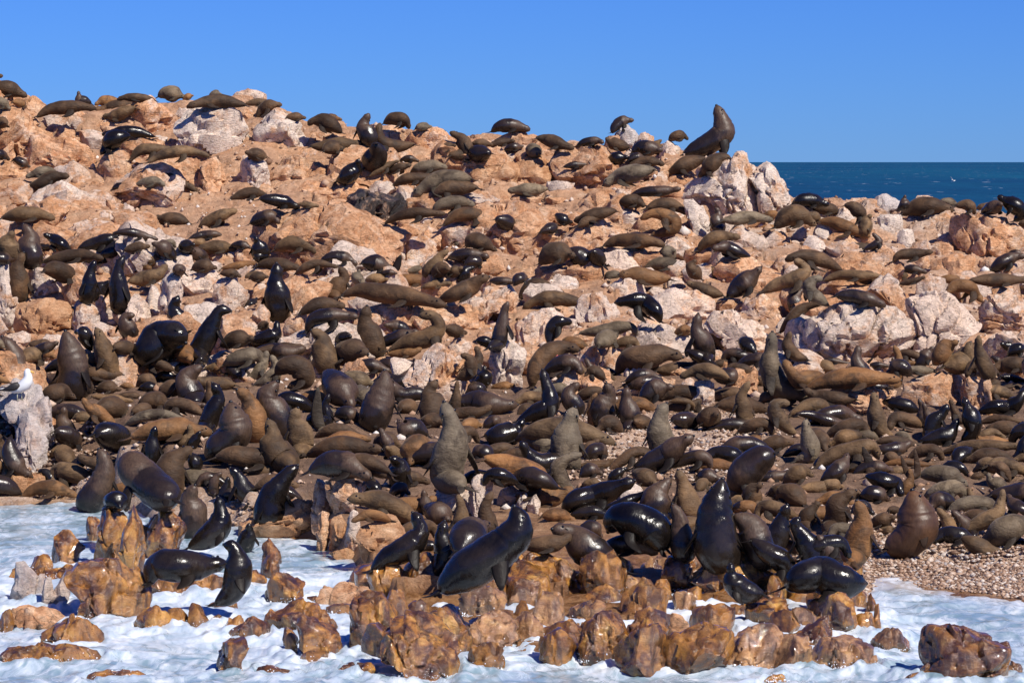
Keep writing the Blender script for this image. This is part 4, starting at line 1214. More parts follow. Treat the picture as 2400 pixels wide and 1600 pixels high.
def ring_tube(Cn, A, B, ra, rb, N, caps=True):
    M = len(Cn); th = np.linspace(0, 2 * math.pi, N, endpoint=False)
    V = Cn[:, None, :] + np.cos(th)[None, :, None] * (A * ra[:, None])[:, None, :] + np.sin(th)[None, :, None] * (B * rb[:, None])[:, None, :]
    V = V.reshape(-1, 3); ix = np.arange(M * N).reshape(M, N)
    F = np.stack([ix[:-1], np.roll(ix[:-1], -1, 1), np.roll(ix[1:], -1, 1), ix[1:]], -1).reshape(-1, 4)
    V = np.vstack([V, [Cn[0]], [Cn[-1]]])
    a = np.arange(0, N, 2)
    c0 = np.stack([np.full(N // 2, M * N), (a + 2) % N, (a + 1) % N, a], 1)
    e = (M - 1) * N
    c1 = np.stack([np.full(N // 2, M * N + 1), e + a, e + (a + 1) % N, e + (a + 2) % N], 1)
    return V, np.vstack([F, c0, c1])
def unit(v): return v / (np.linalg.norm(v) + 1e-9)
def flipper(root, mid, tip, w, up, N=8):
    C, L = catmull(np.array([root, mid, tip]), 8)
    T = np.gradient(C, axis=0); T /= np.linalg.norm(T, axis=1)[:, None]
    A = np.cross(T, up); A /= (np.linalg.norm(A, axis=1)[:, None] + 1e-6); B = np.cross(A, T)
    pr = np.array([.62, .9, 1.0, .95, .85, .70, .48, .18]) * w
    return ring_tube(C, A, B, pr, pr * np.array([.6, .42, .3, .24, .2, .18, .16, .16]), N)
def seal_geo(pts, Rpx, m, idx):
    behind = m.endswith('B'); m = m[0]; bulk = m in 'KVn'; m = {'K': 'k', 'V': 'w'}.get(m, m); Rpx = Rpx * (1.02 if (pts[0, 1] - pts[-1, 1]) > 1.1 * abs(pts[0, 0] - pts[-1, 0]) else 1.12)
    """One continuous seal: trunk swept along its spine, fore and hind flippers grown out of it."""
    rng = np.random.RandomState(idx * 7 + 3)
    seg = np.diff(pts, axis=0); L2 = np.linalg.norm(seg, axis=1).sum()
    vb = (pts[:, 1].max() + Rpx * .8); kb = int(np.argmax(pts[:, 1])); ub = pts[kb, 0]
    uc = pts[:, 0].mean() if pts[:, 1].max() - pts[:, 1].min() < Rpx else ub
    Yg = hit(uc, vb); Y = Yg; onrock = False
    for (uu, vv) in ((uc, vb + 4), (uc, vb - Rpx * .3)):
        rx, rz = ray(uu, vv); d = Vector((rx, 1, rz)).normalized()
        loc, nrm, i_, dist = bvh.ray_cast(Vector((0, 0, CAM_H)), d)
        if loc is not None and loc.y < Yg + .3 and not behind:
            Y = loc.y; onrock = True; break
    ppm = FPX / Y; R = Rpx / ppm; Yc = Y + R * (.55 if onrock else .75)
    up0 = abs(seg[0, 1]) > 1.1 * abs(seg[0, 0]) and seg[0, 1] < 0
    upright = (pts[0, 1] - pts[-1, 1]) > 1.1 * abs(pts[0, 0] - pts[-1, 0]) and (pts[0, 1] - pts[-1, 1]) > 1.6 * Rpx
    dz = rng.uniform(-.28, .28)
    if L2 < 3.2 * Rpx: dz = rng.choice([-1, 1]) * rng.uniform(.6, 1.0) * max(0, (4.6 * Rpx / L2) ** 2 - 1) ** .5
    tt = np.concatenate([[0], np.cumsum(np.linalg.norm(seg, axis=1))]) / L2
    Lm = L2 / ppm
    P = np.array([at(u, v, Yc) for u, v in pts]); P[:, 1] -= (tt - .5) * dz * Lm * (0.25 if upright else 1)
    if upright and up0:
        sgn = 1 if rng.rand() < .6 else -1
        q = P[0].copy(); q[1] += sgn * (.55 * Lm); q[0] += rng.uniform(-.25, .25) * Lm; q[2] = P[0, 2] - R * .25
        q1 = P[0].copy(); q1[1] += sgn * .25 * Lm; q1[2] -= R * .1; q1[0] = .6 * q1[0] + .4 * q[0]
        P = np.vstack([[q], [q1], P])
    if upright and abs(pts[-1, 0] - pts[-2, 0]) < .9 * Rpx and len(pts) < 5:
        k_ = rng.choice([-1, 1]) * rng.uniform(.25, .6) * R; P[-1, 0] += k_; P[-1, 1] -= rng.uniform(0, .5) * R; P[-2, 0] -= .25 * k_
    elif not upright: P[1:-1, 1] += rng.uniform(-.5, .5, len(P) - 2) * R; P[-1, 1] += rng.uniform(-.6, .4) * R
    big = Rpx > 24
    M, N = (38, 20) if big else (26, 14)
    Cn, L = catmull(P, M)
    t = np.linspace(0, 1, M)
    r = np.interp(t, PT, PRN if bulk else PR) * R
    if m == 'w' and upright and Rpx > 26 and not bulk: r = np.interp(t, PT, .6 * PR + .4 * PRN) * R
    hr = min(1.0, (.125 if bulk else .085) * L / (.5 * R)); r = r * np.interp(t, [0, .70, .86, 1], [1, 1, hr, hr])
    r = r * (1 + .05 * np.sin(t * 9 + rng.rand() * 6) * (t > .1) * (t < .8))
    T = np.gradient(Cn, axis=0); T /= np.linalg.norm(T, axis=1)[:, None]
    side = np.cross(T[0], [0, 0, 1.0]); side = unit(side) if np.linalg.norm(side) > .1 else np.array([0, 1.0, 0])
    A = np.zeros_like(T)
    for k in range(M):
        side = unit(side - T[k] * side.dot(T[k])); A[k] = side
    B = np.cross(A, T)
    flat = np.interp(t, [0, .12, .6, .9, 1], [1.1, 1.06, 1.06, 1.0, .95])
    V, F = ring_tube(Cn, A, B, r * flat, r * (2 - flat) * .98, N)
    tv = np.concatenate([np.repeat(t, N), [0, 1]]); Cc = np.vstack([np.repeat(Cn, N, 0), Cn[:1], Cn[-1:]])
    ns = .09 * perlin((V - Cn[0]) / R * .9 + idx * 3.7, 2) + .035 * perlin((V - Cn[0]) / R * 2.6 + idx, 5)
    fold = .045 * np.sin(tv * 70 + 5 * perlin((V - Cn[0]) / R + idx, 7)) * np.exp(-((tv - .72) / .10) ** 2) * (1 if upright else .4)
    V = Cc + (V - Cc) * (1 + ns + fold)[:, None]
    # folds of loose skin on the raised neck
    VV = [V]; FF = [F]; flipf = [np.zeros(len(V))]; tp_ = [tv]; off = len(V)
    bot = min((Cn[:, 2] - r * .9).min(), Cn[0, 2])
    def add(g, fl=1.0):
        nonlocal off
        VV.append(g[0]); FF.append(g[1] + off); flipf.append(np.full(len(g[0]), fl)); tp_.append(np.full(len(g[0]), .4)); off += len(g[0])
    ka = int(.60 * M) if not (upright and up0) else int(.66 * M)
    hv = Cn[min(M - 1, ka + 3)] - Cn[0]; hv[2] = 0
    lat = np.cross(unit(hv), [0, 0, 1.0]); fw = unit(hv)
    LF = np.clip(.34 * L, 1.1 * R, 2.4 * R)
    for sg in (-1, 1):
        root = Cn[ka] + sg * lat * r[ka] * .62 - np.array([0, 0, .35 * r[ka]]) * (1 if not upright else .1)
        zt = max(bot + .03, root[2] - .85 * LF)
        if upright:
            mid = root + sg * lat * .26 * LF + fw * .05 * LF; mid[2] = .45 * root[2] + .55 * zt
            tip = mid + sg * lat * .20 * LF + fw * rng.uniform(-.2, .3) * LF; tip[2] = zt
        else:
            mid = root + sg * lat * .32 * LF - fw * .12 * LF; mid[2] = .4 * root[2] + .6 * zt
            tip = mid + sg * lat * .28 * LF - fw * rng.uniform(.25, .6) * LF; tip[2] = zt
        add(flipper(root, mid, tip, .19 * LF + .02, np.array([0, 0, 1.0]) + .3 * sg * lat))
    HF = np.clip(.17 * L, .6 * R, 1.2 * R)
    bw = -T[0].copy(); bw[2] *= .3; bw = unit(bw)
    for sg in (-1, 1):
        l2 = unit(np.cross(bw, [0, 0, 1.0]) + 1e-4)
        root = Cn[1] + sg * l2 * r[1] * .5; mid = root + bw * .5 * HF + sg * l2 * .16 * HF; tip = root + bw * HF + sg * l2 * .38 * HF
        mid[2] = max(bot + .03, mid[2] - .05); tip[2] = max(bot + .02, tip[2] - .08)
        add(flipper(root, mid, tip, .17 * HF + .015, np.array([0, 0, 1.0])))
    # ears
    ke = int(.90 * (M - 1)); Bu = B[ke] if B[ke, 2] > 0 else -B[ke]
    for sg in (-1, 1):
        root = Cn[ke] + sg * A[ke] * r[ke] * .85 + Bu * r[ke] * .35
        el = .20 * r[ke] + .015
        add(flipper(root, root + (sg * A[ke] - T[ke]) * el * .7, root + (sg * A[ke] * .8 - T[ke] * 1.6 - Bu * .3) * el, el * .3, Bu, 6), .5)
    kE = int(.945 * (M - 1)); eyes = []
    for sg in (-1, 1): eyes.append((Cn[kE] + unit(sg * A[kE] * .85 + Bu * .55) * r[kE] * .93, r[kE] * .19))
    nose = (Cn[-1] + T[-1] * .2 * r[-1], r[-1] * .75)
    return dict(V=np.vstack(VV), F=np.vstack(FF), fl=np.concatenate(flipf), tp=np.concatenate(tp_), eyes=eyes, nose=nose, whisk=(Cn[-2], T[-1], A[-1], Bu, r[kE]), m=m, upright=upright, onrock=onrock, bot=bot, C=Cn, R=R,
                u=pts[:, 0].mean(), v=pts[:, 1].mean(), L2=L2, Rpx=Rpx, face=(1 if pts[-1, 0] > pts[0, 0] else -1), long=L, px=L2 * Rpx, dxy=pts[-1] - pts[0], extra=[])
SL = []
for k, (a, (Rp,), m) in enumerate(parse(SEALS)):
    if m == 'x':                                          # a raised flipper, part of the seal just before it
        host = SL[-1]; Y = host['C'][:, 1].mean(); P = np.array([at(u, v, Y) for u, v in a]); w = Rp / FPX * Y
        j_ = host['C'][np.argmin(np.linalg.norm(host['C'] - P[0], axis=1))]
        host['extra'].append(flipper(j_, .35 * j_ + .65 * P[0], P[-1], w * 1.1, np.array([0, -1., .2]))); continue
    SL.append(seal_geo(a, Rp, m, k))
for s in SL:
    for g in s['extra']:
        s['F'] = np.vstack([s['F'], g[1] + len(s['V'])]); s['V'] = np.vstack([s['V'], g[0]]); s['fl'] = np.concatenate([s['fl'], np.ones(len(g[0]))]); s['tp'] = np.concatenate([s['tp'], np.full(len(g[0]), .3)])
smask = mask.copy()
for s in SL:
    for c_ in s['C'][::3]:
        mark(smask, u_of(c_[0], c_[1], c_[2]), 379 + (CAM_H - c_[2]) / c_[1] * FPX, s['Rpx'] * .75)
rockonly = mask.copy()
for r in ROCK:
    if r['s'] in 'pPWgGDT' or r['v'] > 1250: mark(rockonly, r['u'], r['v'], r['w'] / 2, r['h'] / 2)
nf = 0; FILLS = []
TPL = [[(-1, .2), (-.4, -.1), (.3, -.12), (1, .15)], [(-1, .05), (-.3, .05), (.5, -.05), (1, -.3)], [(-.9, .2), (-.2, -.15), (.5, -.2), (.8, .3)], [(-.7, .4), (-.1, .2), (.25, -.3), (.3, -.95)],
       [(.1, .7), (.05, .1), (0, -.4), (.1, -.95)], [(-.5, .25), (0, -.1), (.5, .2)], [(-1, .25), (-.3, 0), (.35, .05), (.75, -.3), (1, -.75)]]
for k in range(14000):
    u = rq.uniform(-60, 2470); v = rq.uniform(560, 1290)
    vs_ = np.interp(u, HU, HV)
    if v > vs_ - 22 or v < np.interp(u, SU, SV) + 60 or (v > 1262 and u > 1960): continue
    if v < 800 or (v < 850 and rq.rand() > .1): continue
    if any(a < u < c and b < v < d for a, b, c, d in CLEAR + CLEAR0 + [(1440, 1000, 1730, 1065), (1970, 1275, 2500, 1500)]): continue
    pp = np.interp(v, [560, 850, 1250], [72, 86, 112]); hl = pp * rq.uniform(.42, .68); Rp = hl * rq.uniform(.26, .36)
    if frac(smask, u, v, hl * .7, Rp * .9) > .76 or frac(rockonly, u, v, hl * .6, Rp) > .5: continue
    ti = rq.choice(7, p=[.20, .12, .14, .17, .15, .10, .12])
    if ti in (3, 4, 6) and frac(smask, u, v - hl * .5, hl * .4, hl * .6) > .6: continue
    tp = np.array(TPL[ti]) * np.array([rq.choice([-1, 1]), 1]) * hl + np.array([u, v])
    s_ = seal_geo(tp, Rp, str(rq.choice(list('ddtogwwwkkd'))), 5000 + k); FILLS.append(s_)
    for c_ in s_['C'][::3]: mark(smask, u_of(c_[0], c_[1], c_[2]), 379 + (CAM_H - c_[2]) / c_[1] * FPX, s_['Rpx'])
    nf += 1
    if nf > 300: break
print('filler seals', nf, 'filler rocks', len(FILL))
order = sorted(range(len(SL)), key=lambda i: -SL[i]['px'])
THINGS = [SL[i] for i in order[:300]]; REST = [SL[i] for i in order[300:]] + FILLS; SL = SL + FILLS

# ------------------------------------------------------------------ ground mesh
NU, NY = 580, 520
uu = np.linspace(-420, 2820, NU); yy = np.concatenate([np.linspace(45, 118, NY - 50), np.linspace(118.5, 175, 50)])
U, Yg = np.meshgrid(uu, yy); X = (U - 1200) / FPX * Yg
Z0 = zs(X, Yg)
P = np.stack([X.ravel(), Yg.ravel(), np.zeros(X.size)], 1)
warp = np.stack([perlin(P * .9, 1), perlin(P * .9, 2), np.zeros(len(P))], 1) * .35
def blocks(cell, amp, s, an=(1, 1.5, 1)):
    R, F1, F2, Of = worley((P + warp * cell) * np.array(an) / cell, s, True)
    return amp * ((R[:, 0] - .5) + ((R[:, 1:3] - .5) * Of[:, :2]).sum(1) * 1.2 + .9 * np.sqrt(np.clip(1 - F1 ** 2, 0, 1)) - .7)
Nz = blocks(2.6, .55, 0) + blocks(1.0, .26, 1) + .14 * fbm(P * .8, 4, 3) + .03 * fbm(P * 4, 3, 8)
Nz = Nz.reshape(X.shape)
Ug = U; shore = CAM_H * FPX / (np.interp(U, HU, HV) - 379)
rocky = np.interp(Yg, [45, 76, 84, 92, 180], [.10, .10, .30, .85, .85])
vis = np.interp(Ug, [1850, 2000], [0, 1]) * np.interp(Yg, [76, 84, 90], [0, .6, 0])
rocky = np.maximum(rocky, vis)
shelf = np.interp(Ug, [820, 900, 1960, 2060], [0, 1, 1, 0]) * np.interp(Yg, [47, 49, 58, 60], [0, 1, 1, 0])
rocky = np.maximum(rocky, shelf * .75)
beach = np.interp(Ug, [1900, 2000], [0, 1]) * np.interp(Yg, [60, 64], [1, 0])
beach = np.maximum(beach, np.interp(Ug, [1330, 1420, 1760, 1850], [0, 1, 1, 0]) * np.interp(Yg, [66, 68, 73, 75], [0, 1, 1, 0]))
beach = np.maximum(beach, np.interp(Ug, [760, 860], [1, 0]) * np.interp(Yg - shore, [0, 1.2, 2.4], [1, 1, 0]))
rocky = rocky * (1 - beach) + .02 * beach
Z = Z0 + Nz * rocky
Zf = Z.ravel(); Xf, Yf = X.ravel(), Yg.ravel()
du = uu[1] - uu[0]
for s in SL:                                              # a seal's weight has worn the ground it lies on flat
    if s['onrock']: continue
    C = s['C'][::4]; low = C[C[:, 2] < s['bot'] + 1.7 * s['R']]
    x0, x1, y0, y1 = C[:, 0].min() - 1.2, C[:, 0].max() + 1.2, C[:, 1].min() - 1.6, C[:, 1].max() + 1.2
    j0, j1 = np.searchsorted(yy, [y0, y1]); ym = (y0 + y1) / 2
    i0 = int(np.clip((1200 + FPX * x0 / ym - uu[0]) / du - 3, 0, NU)); i1 = int(np.clip((1200 + FPX * x1 / ym - uu[0]) / du + 3, 0, NU))
    if j1 <= j0 or i1 <= i0: continue
    xs, ys = X[j0:j1, i0:i1], Yg[j0:j1, i0:i1]
    d = np.full(xs.shape, 9.0)
    for q in low: d = np.minimum(d, np.hypot(xs - q[0], np.where(ys < q[1], (ys - q[1]) * .7, ys - q[1])))
    w = 1 - sstep(s['R'] * .7, s['R'] * 2.0, d)
    tgt = s['bot'] + .05
    zz = Z[j0:j1, i0:i1]
    Z[j0:j1, i0:i1] = zz * (1 - w) + np.where(ys < s['C'][:, 1].mean(), np.minimum(zz, tgt) * .15 + tgt * .85, np.minimum(zz, tgt + .4)) * w
V = np.stack([X.ravel(), Yg.ravel(), Z.ravel()], 1); ix = np.arange(V.shape[0]).reshape(X.shape)
F = np.stack([ix[:-1, :-1], ix[:-1, 1:], ix[1:, 1:], ix[1:, :-1]], -1).reshape(-1, 4)
me = mesh_np('island', V, F, sharp=45)
wetm = np.clip(np.interp(Z, [.0, .25, .8], [1, 1, 0]), 0, 1) * (1 - np.clip(beach * np.interp(Z, [0, .04, .12], [0, .5, 1]), 0, 1))
add_attr(me, 'wet', wetm.ravel()); add_attr(me, 'beach', beach.ravel()); add_attr(me, 'trod', np.interp(Yg, [58, 64, 78, 85], [0, 1, 1, 0]).ravel())
add_attr(me, 'pale', (np.interp(Ug, [1500, 1750, 1900], [0, .5, 1]) * np.interp(Yg, [84, 92], [.3, 1]) * .16).ravel())
def ground_mat():
    n = NM('island rock and soil'); P = n.geo.outputs['Position']
    c, mid, fine, seam = rock_color(n, P, n.math('ADD', n.attr('pale'), -.10))
    soil = n.ramp(n.noise(P, 3.5, 6, .7, .6), [(.3, (.36, .19, .105)), (.7, (.60, .37, .23))])
    c = n.mix(n.ramp(n.noise(P, .6, 5, .6), [(.38, .35), (.58, .9)]), c, soil)
    grit = n.vor(P, 7, 'F1', 1); c = n.mix(.45, c, n.ramp(grit, [(0, .45), (.5, .85), (1, 1.15)]), 'MULTIPLY')
    peb = n.vor(P, 13, 'F1', 1); pc = n.mix(.45, n.ramp(peb, [(0, (.30, .17, .10)), (.4, (.52, .36, .25)), (.8, (.72, .58, .47)), (1, (.34, .28, .25))]), (.50, .34, .24))
    c = n.mix(n.math('MULTIPLY', n.attr('trod'), .85), c, n.ramp(mid, [(.3, (.065, .042, .030)), (.65, (.21, .13, .085))]))
    c = n.mix(n.attr('beach'), c, pc)
    wc = n.ramp(mid, [(.28, (.06, .025, .010)), (.45, (.22, .10, .035)), (.7, (.46, .26, .12))])
    c = n.mix(n.attr('wet'), c, wc)
    r = n.math('SUBTRACT', .8, n.math('MULTIPLY', n.attr('wet'), .55))
    return n.out(c, r, rock_bump(n, P, mid, fine, seam), .35)
obj('rocky_ground', me, ground_mat(), kind='structure')

# ------------------------------------------------------------------ sea and surf
def sea_mat():
    n = NM('deep sea'); P = n.geo.outputs['Position']
    big = n.noise(n.map(P, (.004, .0012, 1)), 1, 4, .6)
    c = n.ramp(big, [(.35, (.004, .046, .112)), (.65, (.006, .078, .142))])
    chop = n.noise(n.map(P, (.12, .022, 1)), 1.0, 7, .7); 
    c = n.mix(.55, c, n.ramp(chop, [(.35, (.55, .6, .65)), (.65, (1.35, 1.3, 1.25))]), 'MULTIPLY')
    cap = n.math('MULTIPLY', n.ramp(n.noise(n.map(P, (.16, .030, 1)), 1.0, 3, .5, .4), [(.675, 0.0), (.71, 1.0)]), n.ramp(n.noise(n.map(P, (.5, .2, 1)), 1, 3, .6), [(.45, 0.0), (.6, 1.0)]))
    c = n.mix(n.math('MULTIPLY', cap, .8), c, (.75, .80, .85))
    b = n.bump(n.noise(n.map(P, (.5, .25, 1)), 1.0, 6, .65), .6, .5)
    return n.out(c, .55, b, .12)
me = mesh_np('sea', [[-30000, -200, -.45], [30000, -200, -.45], [30000, 45000, -.45], [-30000, 45000, -.45]], [[0, 1, 2, 3]], False)
obj('sea', me, sea_mat(), kind='structure')

NU2, NY2 = 440, 330
u2 = np.linspace(-380, 2780, NU2); y2 = np.linspace(40, 76, NY2)
U2, Y2 = np.meshgrid(u2, y2); X2 = (U2 - 1200) / FPX * Y2
Pw = np.stack([X2.ravel(), Y2.ravel(), np.zeros(X2.size)], 1)
w1 = fbm(Pw * np.array([.35, .55, 1]), 4, 20); 
rid = 1 - np.abs(fbm(Pw * np.array([.9, 1.3, 1]) + w1[:, None] * .6, 4, 30)) * 1.6
turb = fbm(Pw * np.array([3.2, 3.6, 1]) + w1[:, None], 4, 40)
zw = .11 * w1 + .055 * (rid - .5) + .008 * turb
edge = np.interp(Y2.ravel(), [40, 44, 48, 74], [.5, .8, 1.0, .7])
zw = zw * edge
froth = np.zeros(len(zw))
for r in ROCK:                                            # water heaps up where it breaks on the rocks
    if r['s'] in 'wrbG' and r['Y'] < 62:
        lo = r['V'].min(0); hi = r['V'].max(0)
        d = np.hypot(np.maximum(np.maximum(lo[0] - Pw[:, 0], Pw[:, 0] - hi[0]), 0), np.maximum(np.maximum(lo[1] - Pw[:, 1], Pw[:, 1] - hi[1]), 0) * .8)
        k_ = np.exp(-(d / .42) ** 2); froth = np.maximum(froth, np.exp(-(d / .9) ** 2)); zw += .075 * k_ * (.3 + np.clip(turb + .6, 0, 1.5)) * (d > 0) * (1 - np.clip(zw * 3, 0, .8))
zw = np.clip(zw, -.25, .34)
V = np.stack([Pw[:, 0], Pw[:, 1], zw], 1); ix = np.arange(len(V)).reshape(X2.shape)
F = np.stack([ix[:-1, :-1], ix[:-1, 1:], ix[1:, 1:], ix[1:, :-1]], -1).reshape(-1, 4)
me = mesh_np('surf', V, F)
calm = np.interp(Y2.ravel(), [40, 46.2, 47.6, 49.5], [1, .75, .35, .0]) + .25 * (Y2.ravel() > 60) * (U2.ravel() < 500)
add_attr(me, 'calm', calm); add_attr(me, 'froth', froth); add_attr(me, 'sand', np.clip(np.interp(Y2.ravel() - CAM_H * FPX / (np.interp(U2.ravel(), HU, HV) - 379), [-1.2, -.1], [0, 1]), 0, 1) * np.interp(U2.ravel(), [600, 700, 900, 1900, 2000], [.35, .6, .3, .5, .9]))
def surf_mat():
    n = NM('foaming surf'); P = n.geo.outputs['Position']
    st = n.map(P, (1.0, .55, 1)); a = n.noise(n.map(P, (.55, .22, 1)), 1.0, 6, .6, 1.8); b_ = n.noise(st, 2.0, 5, .55, 2.6); lace = n.vor(n.map(P, (1.6, 1.1, 1)), 2.3, 'SMOOTH_F1')
    f = n.math('ADD', n.math('MULTIPLY', a, .55), n.math('MULTIPLY', b_, .45))
    f = n.math('SUBTRACT', f, n.math('MULTIPLY', n.attr('calm'), .085)); f = n.math('ADD', f, n.math('MULTIPLY', n.attr('froth'), .09)); f = n.math('SUBTRACT', f, .045)
    m = n.ramp(f, [(.38, 0.0), (.48, .45), (.56, .80), (.66, 1.0)])
    water = n.mix(n.attr('sand'), n.ramp(b_, [(.3, (.22, .33, .39)), (.7, (.36, .46, .54))]), (.50, .42, .36))
    foam = n.ramp(n.noise(n.map(P, (1.4, .7, 1)), 1.6, 5, .6, 1.4), [(.32, (.48, .58, .70)), (.49, (.68, .75, .84)), (.64, (.92, .94, .96))])
    c = n.mix(m, water, foam)
    r = n.math('ADD', n.math('MULTIPLY', m, .30), .16)
    bb = n.bump(a, .3, .06); bb = n.bump(b_, .25, .02, bb); bb = n.bump(n.noise(P, 26, 5, .7), .15, .006, bb)
    return n.out(c, r, bb, .4)
obj('surf_water', me, surf_mat(), kind='structure')

# ------------------------------------------------------------------ write the seals
NEARG = 'seals crowded on the lower beach and wet rocks'; FARG = 'seals resting on the upper rocks'
eye_m = NM('eye').out((.004, .003, .003), .08, None, .8); skin_m = NM('nose skin').out((.012, .010, .010), .35, None, .5)
def ball(c, r, name, mat, parent, org):
    th = np.linspace(0, 2 * math.pi, 8, endpoint=False); C = np.array([c + np.array([0, 0, z]) * r for z in (-.92, -.5, 0, .5, .92)]) - org
    rr = np.array([.38, .86, 1, .86, .38]) * r
    V, F = ring_tube(C, np.tile([1., 0, 0], (5, 1)), np.tile([0, 1., 0], (5, 1)), rr, rr, 8)
    return obj(name, mesh_np(name, V, F), mat, parent)
for k, s in enumerate(THINGS):
    org = s['C'].mean(0); org[2] = s['bot']
    me = mesh_np('seal', s['V'] - org, s['F']); add_attr(me, 'flip', s['fl']); add_attr(me, 'along', s['tp'])
    o = obj('fur_seal', me, FUR[s['m']]); o.location = org; s['o'] = o
    o['group'] = NEARG if s['v'] > 850 else FARG
    if s['Rpx'] > 21:
        for e in s['eyes']: ball(e[0], e[1], 'eye', eye_m, o, org)
        ball(s['nose'][0], s['nose'][1], 'nose', skin_m, o, org)
V = []; F = []; MI = []; FL = []; off = 0; keys = list(FUR)
for s in REST: V.append(s['V']); F.append(s['F'] + off); off += len(s['V']); MI += [keys.index(s['m'])] * len(s['F']); FL.append(s['fl'])
me = mesh_np('seals', np.vstack(V), np.vstack(F)); add_attr(me, 'flip', np.concatenate(FL)); add_attr(me, 'along', np.concatenate([s['tp'] for s in REST]))
o = obj('seal_colony', me, [FUR[q] for q in keys], label='rest of the colony, small half hidden seals lying between the others', cat='seals', kind='stuff')
me.polygons.foreach_set('material_index', np.array(MI, dtype=np.int32))
# the open wound of the seal behind the white pillar, and the torn flank of the one lying on the gravel
flesh = NM('raw flesh'); flesh.out(flesh.ramp(flesh.noise(flesh.geo.outputs['Position'], 14, 4, .6), [(.35, (.35, .03, .02)), (.65, (.85, .25, .20))]), .35, None, .5)
def wound(s, spots):
    for (u, v, w, h) in spots:
        Y = None; rx, rz = ray(u, v)
        b = BVHTree.FromPolygons([tuple(q) for q in s['V']], [tuple(int(i) for i in f) for f in s['F']])
        loc = b.ray_cast(Vector((0, 0, CAM_H)), Vector((rx, 1, rz)).normalized())[0]
        if loc is None: continue
        org = np.array(s['o'].location); m_ = loc.y / FPX
        t = np.linspace(-1, 1, 9); C = np.array(loc) - org + np.stack([t * w * m_ * .5, np.zeros(9) + .01, .01 * np.sin(t * 5)], 1)
        r = np.sqrt(np.clip(1 - t ** 2, .02, 1)) * h * m_ * .5 * (1 + .2 * np.sin(t * 7))
        Vv, Ff = ring_tube(C, np.tile([0, 1., 0], (9, 1)), np.tile([0, 0, 1.], (9, 1)), np.full(9, .03), r, 10)
        obj('wound', mesh_np('wound', Vv, Ff), flesh.m, s['o'], 'raw pink open wound')
def nearest(u, v):
    return min(THINGS, key=lambda s: math.hypot(s['u'] - u, s['v'] - v))
wound(nearest(1258, 826), [(1303, 838, 14, 20), (1318, 838, 17, 20)])
wound(nearest(1330, 1018), [(1232, 1034, 34, 16), (1262, 1040, 38, 12)])

# ------------------------------------------------------------------ gull on the grey rock, gull over the sea
def mk(name, C, rx_, rz_, mat, parent, A=None, B=None, N=12):
    C = np.array(C, float); M = len(C); T = np.gradient(C, axis=0); T /= np.linalg.norm(T, axis=1)[:, None]
    yy_ = np.abs(T[:, 1]).max() < .75; A = np.cross(T, np.array([0, 1., 0]) if yy_ else np.array([0, 0, 1.])); A /= np.linalg.norm(A, axis=1)[:, None]; B = np.cross(A, T)
    if yy_: rx_, rz_ = rz_, rx_
    V, F = ring_tube(C, A, B, np.array(rx_), np.array(rz_), N); return obj(name, mesh_np(name, V, F), mat, parent)
white_m = NM('white feathers').out((.82, .82, .80), .6); black_m = NM('black feathers').out((.03, .026, .024), .6); yel_m = NM('yellow bill').out((.75, .42, .05), .4)
leg_m = NM('pale legs').out((.50, .48, .33), .5); red_m = NM('red spot').out((.6, .05, .03), .4)
gr_ = min(ROCK, key=lambda r: math.hypot(r['u'] - 45, r['v'] - 1010) + (0 if r['s'] == 'G' else 999)); GYd = gr_['Y'] - .1; gx = at(46, 907, GYd)[0]
hz = bvh.ray_cast(Vector((gx, GYd, 12)), Vector((0, 0, -1)))[0]; gz = hz.z if hz is not None and hz.z > 1 else at(46, 907, GYd)[2]
e = bpy.data.objects.new('gull', None); link(e); base = np.array([gx, GYd, gz]); e.location = base
e['label'] = 'black backed white gull standing on the tall grey rock at the left edge'; e['category'] = 'gull'
q = GYd / FPX
def g(x, z, y=0.0): return (x * q, y * q, z * q)           # photo-sized units, facing right
mk('body', [g(-36, 27), g(-28, 25), g(-14, 24), g(0, 27), g(12, 36), g(19, 46), g(20, 54), g(19, 60), g(18, 65), g(20, 70), g(21, 73)], np.array([1.5, 5, 10, 13, 13.5, 12, 9.5, 8.5, 8, 6.5, 3]) * q, np.array([1, 4, 9, 12, 14, 13, 10.5, 9, 8, 7, 3.5]) * q, white_m, e)
for sg in (-1, 1):
    mk('wing', [g(2, 36, sg * 11), g(-5, 34, sg * 12.5), g(-14, 31, sg * 12), g(-24, 27, sg * 8), g(-38, 24, sg * 4), g(-47, 24, sg * 2)], np.array([2, 4, 4, 3.5, 2, .6]) * q, np.array([3, 8, 9, 6.5, 3, .8]) * q, black_m, e)
    mk('leg', [g(-4 if sg < 0 else 3, 18, sg * 4), g(-5 if sg < 0 else 4, 8, sg * 4), g(-5 if sg < 0 else 4, 0, sg * 4)], np.array([1.6, 1.1, 1.2]) * q, np.array([1.6, 1.1, 1.2]) * q, leg_m, e, N=6)
    mk('foot', [g(-6 if sg < 0 else 3, .5, sg * 4), g(0 if sg < 0 else 9, .5, sg * 4)], np.array([1.2, 3]) * q, np.array([.7, .5]) * q, leg_m, e, N=6)
    mk('eye', [g(19.5, 70, sg * 5.6), g(21, 70, sg * 5.6)], np.array([.9, .9]) * q, np.array([.9, .9]) * q, eye_m.m if hasattr(eye_m, 'm') else eye_m, e, N=6)
bl = mk('bill', [g(23, 68), g(27, 67), g(32, 65), g(34, 62)], np.array([2.2, 1.8, 1.3, .5]) * q, np.array([2.6, 2.2, 1.7, .5]) * q, yel_m, e, N=8)
mk('tail', [g(-34, 27), g(-44, 26), g(-50, 25)], np.array([3, 3.5, 3]) * q, np.array([1.8, 1.2, .6]) * q, white_m, e, N=8)
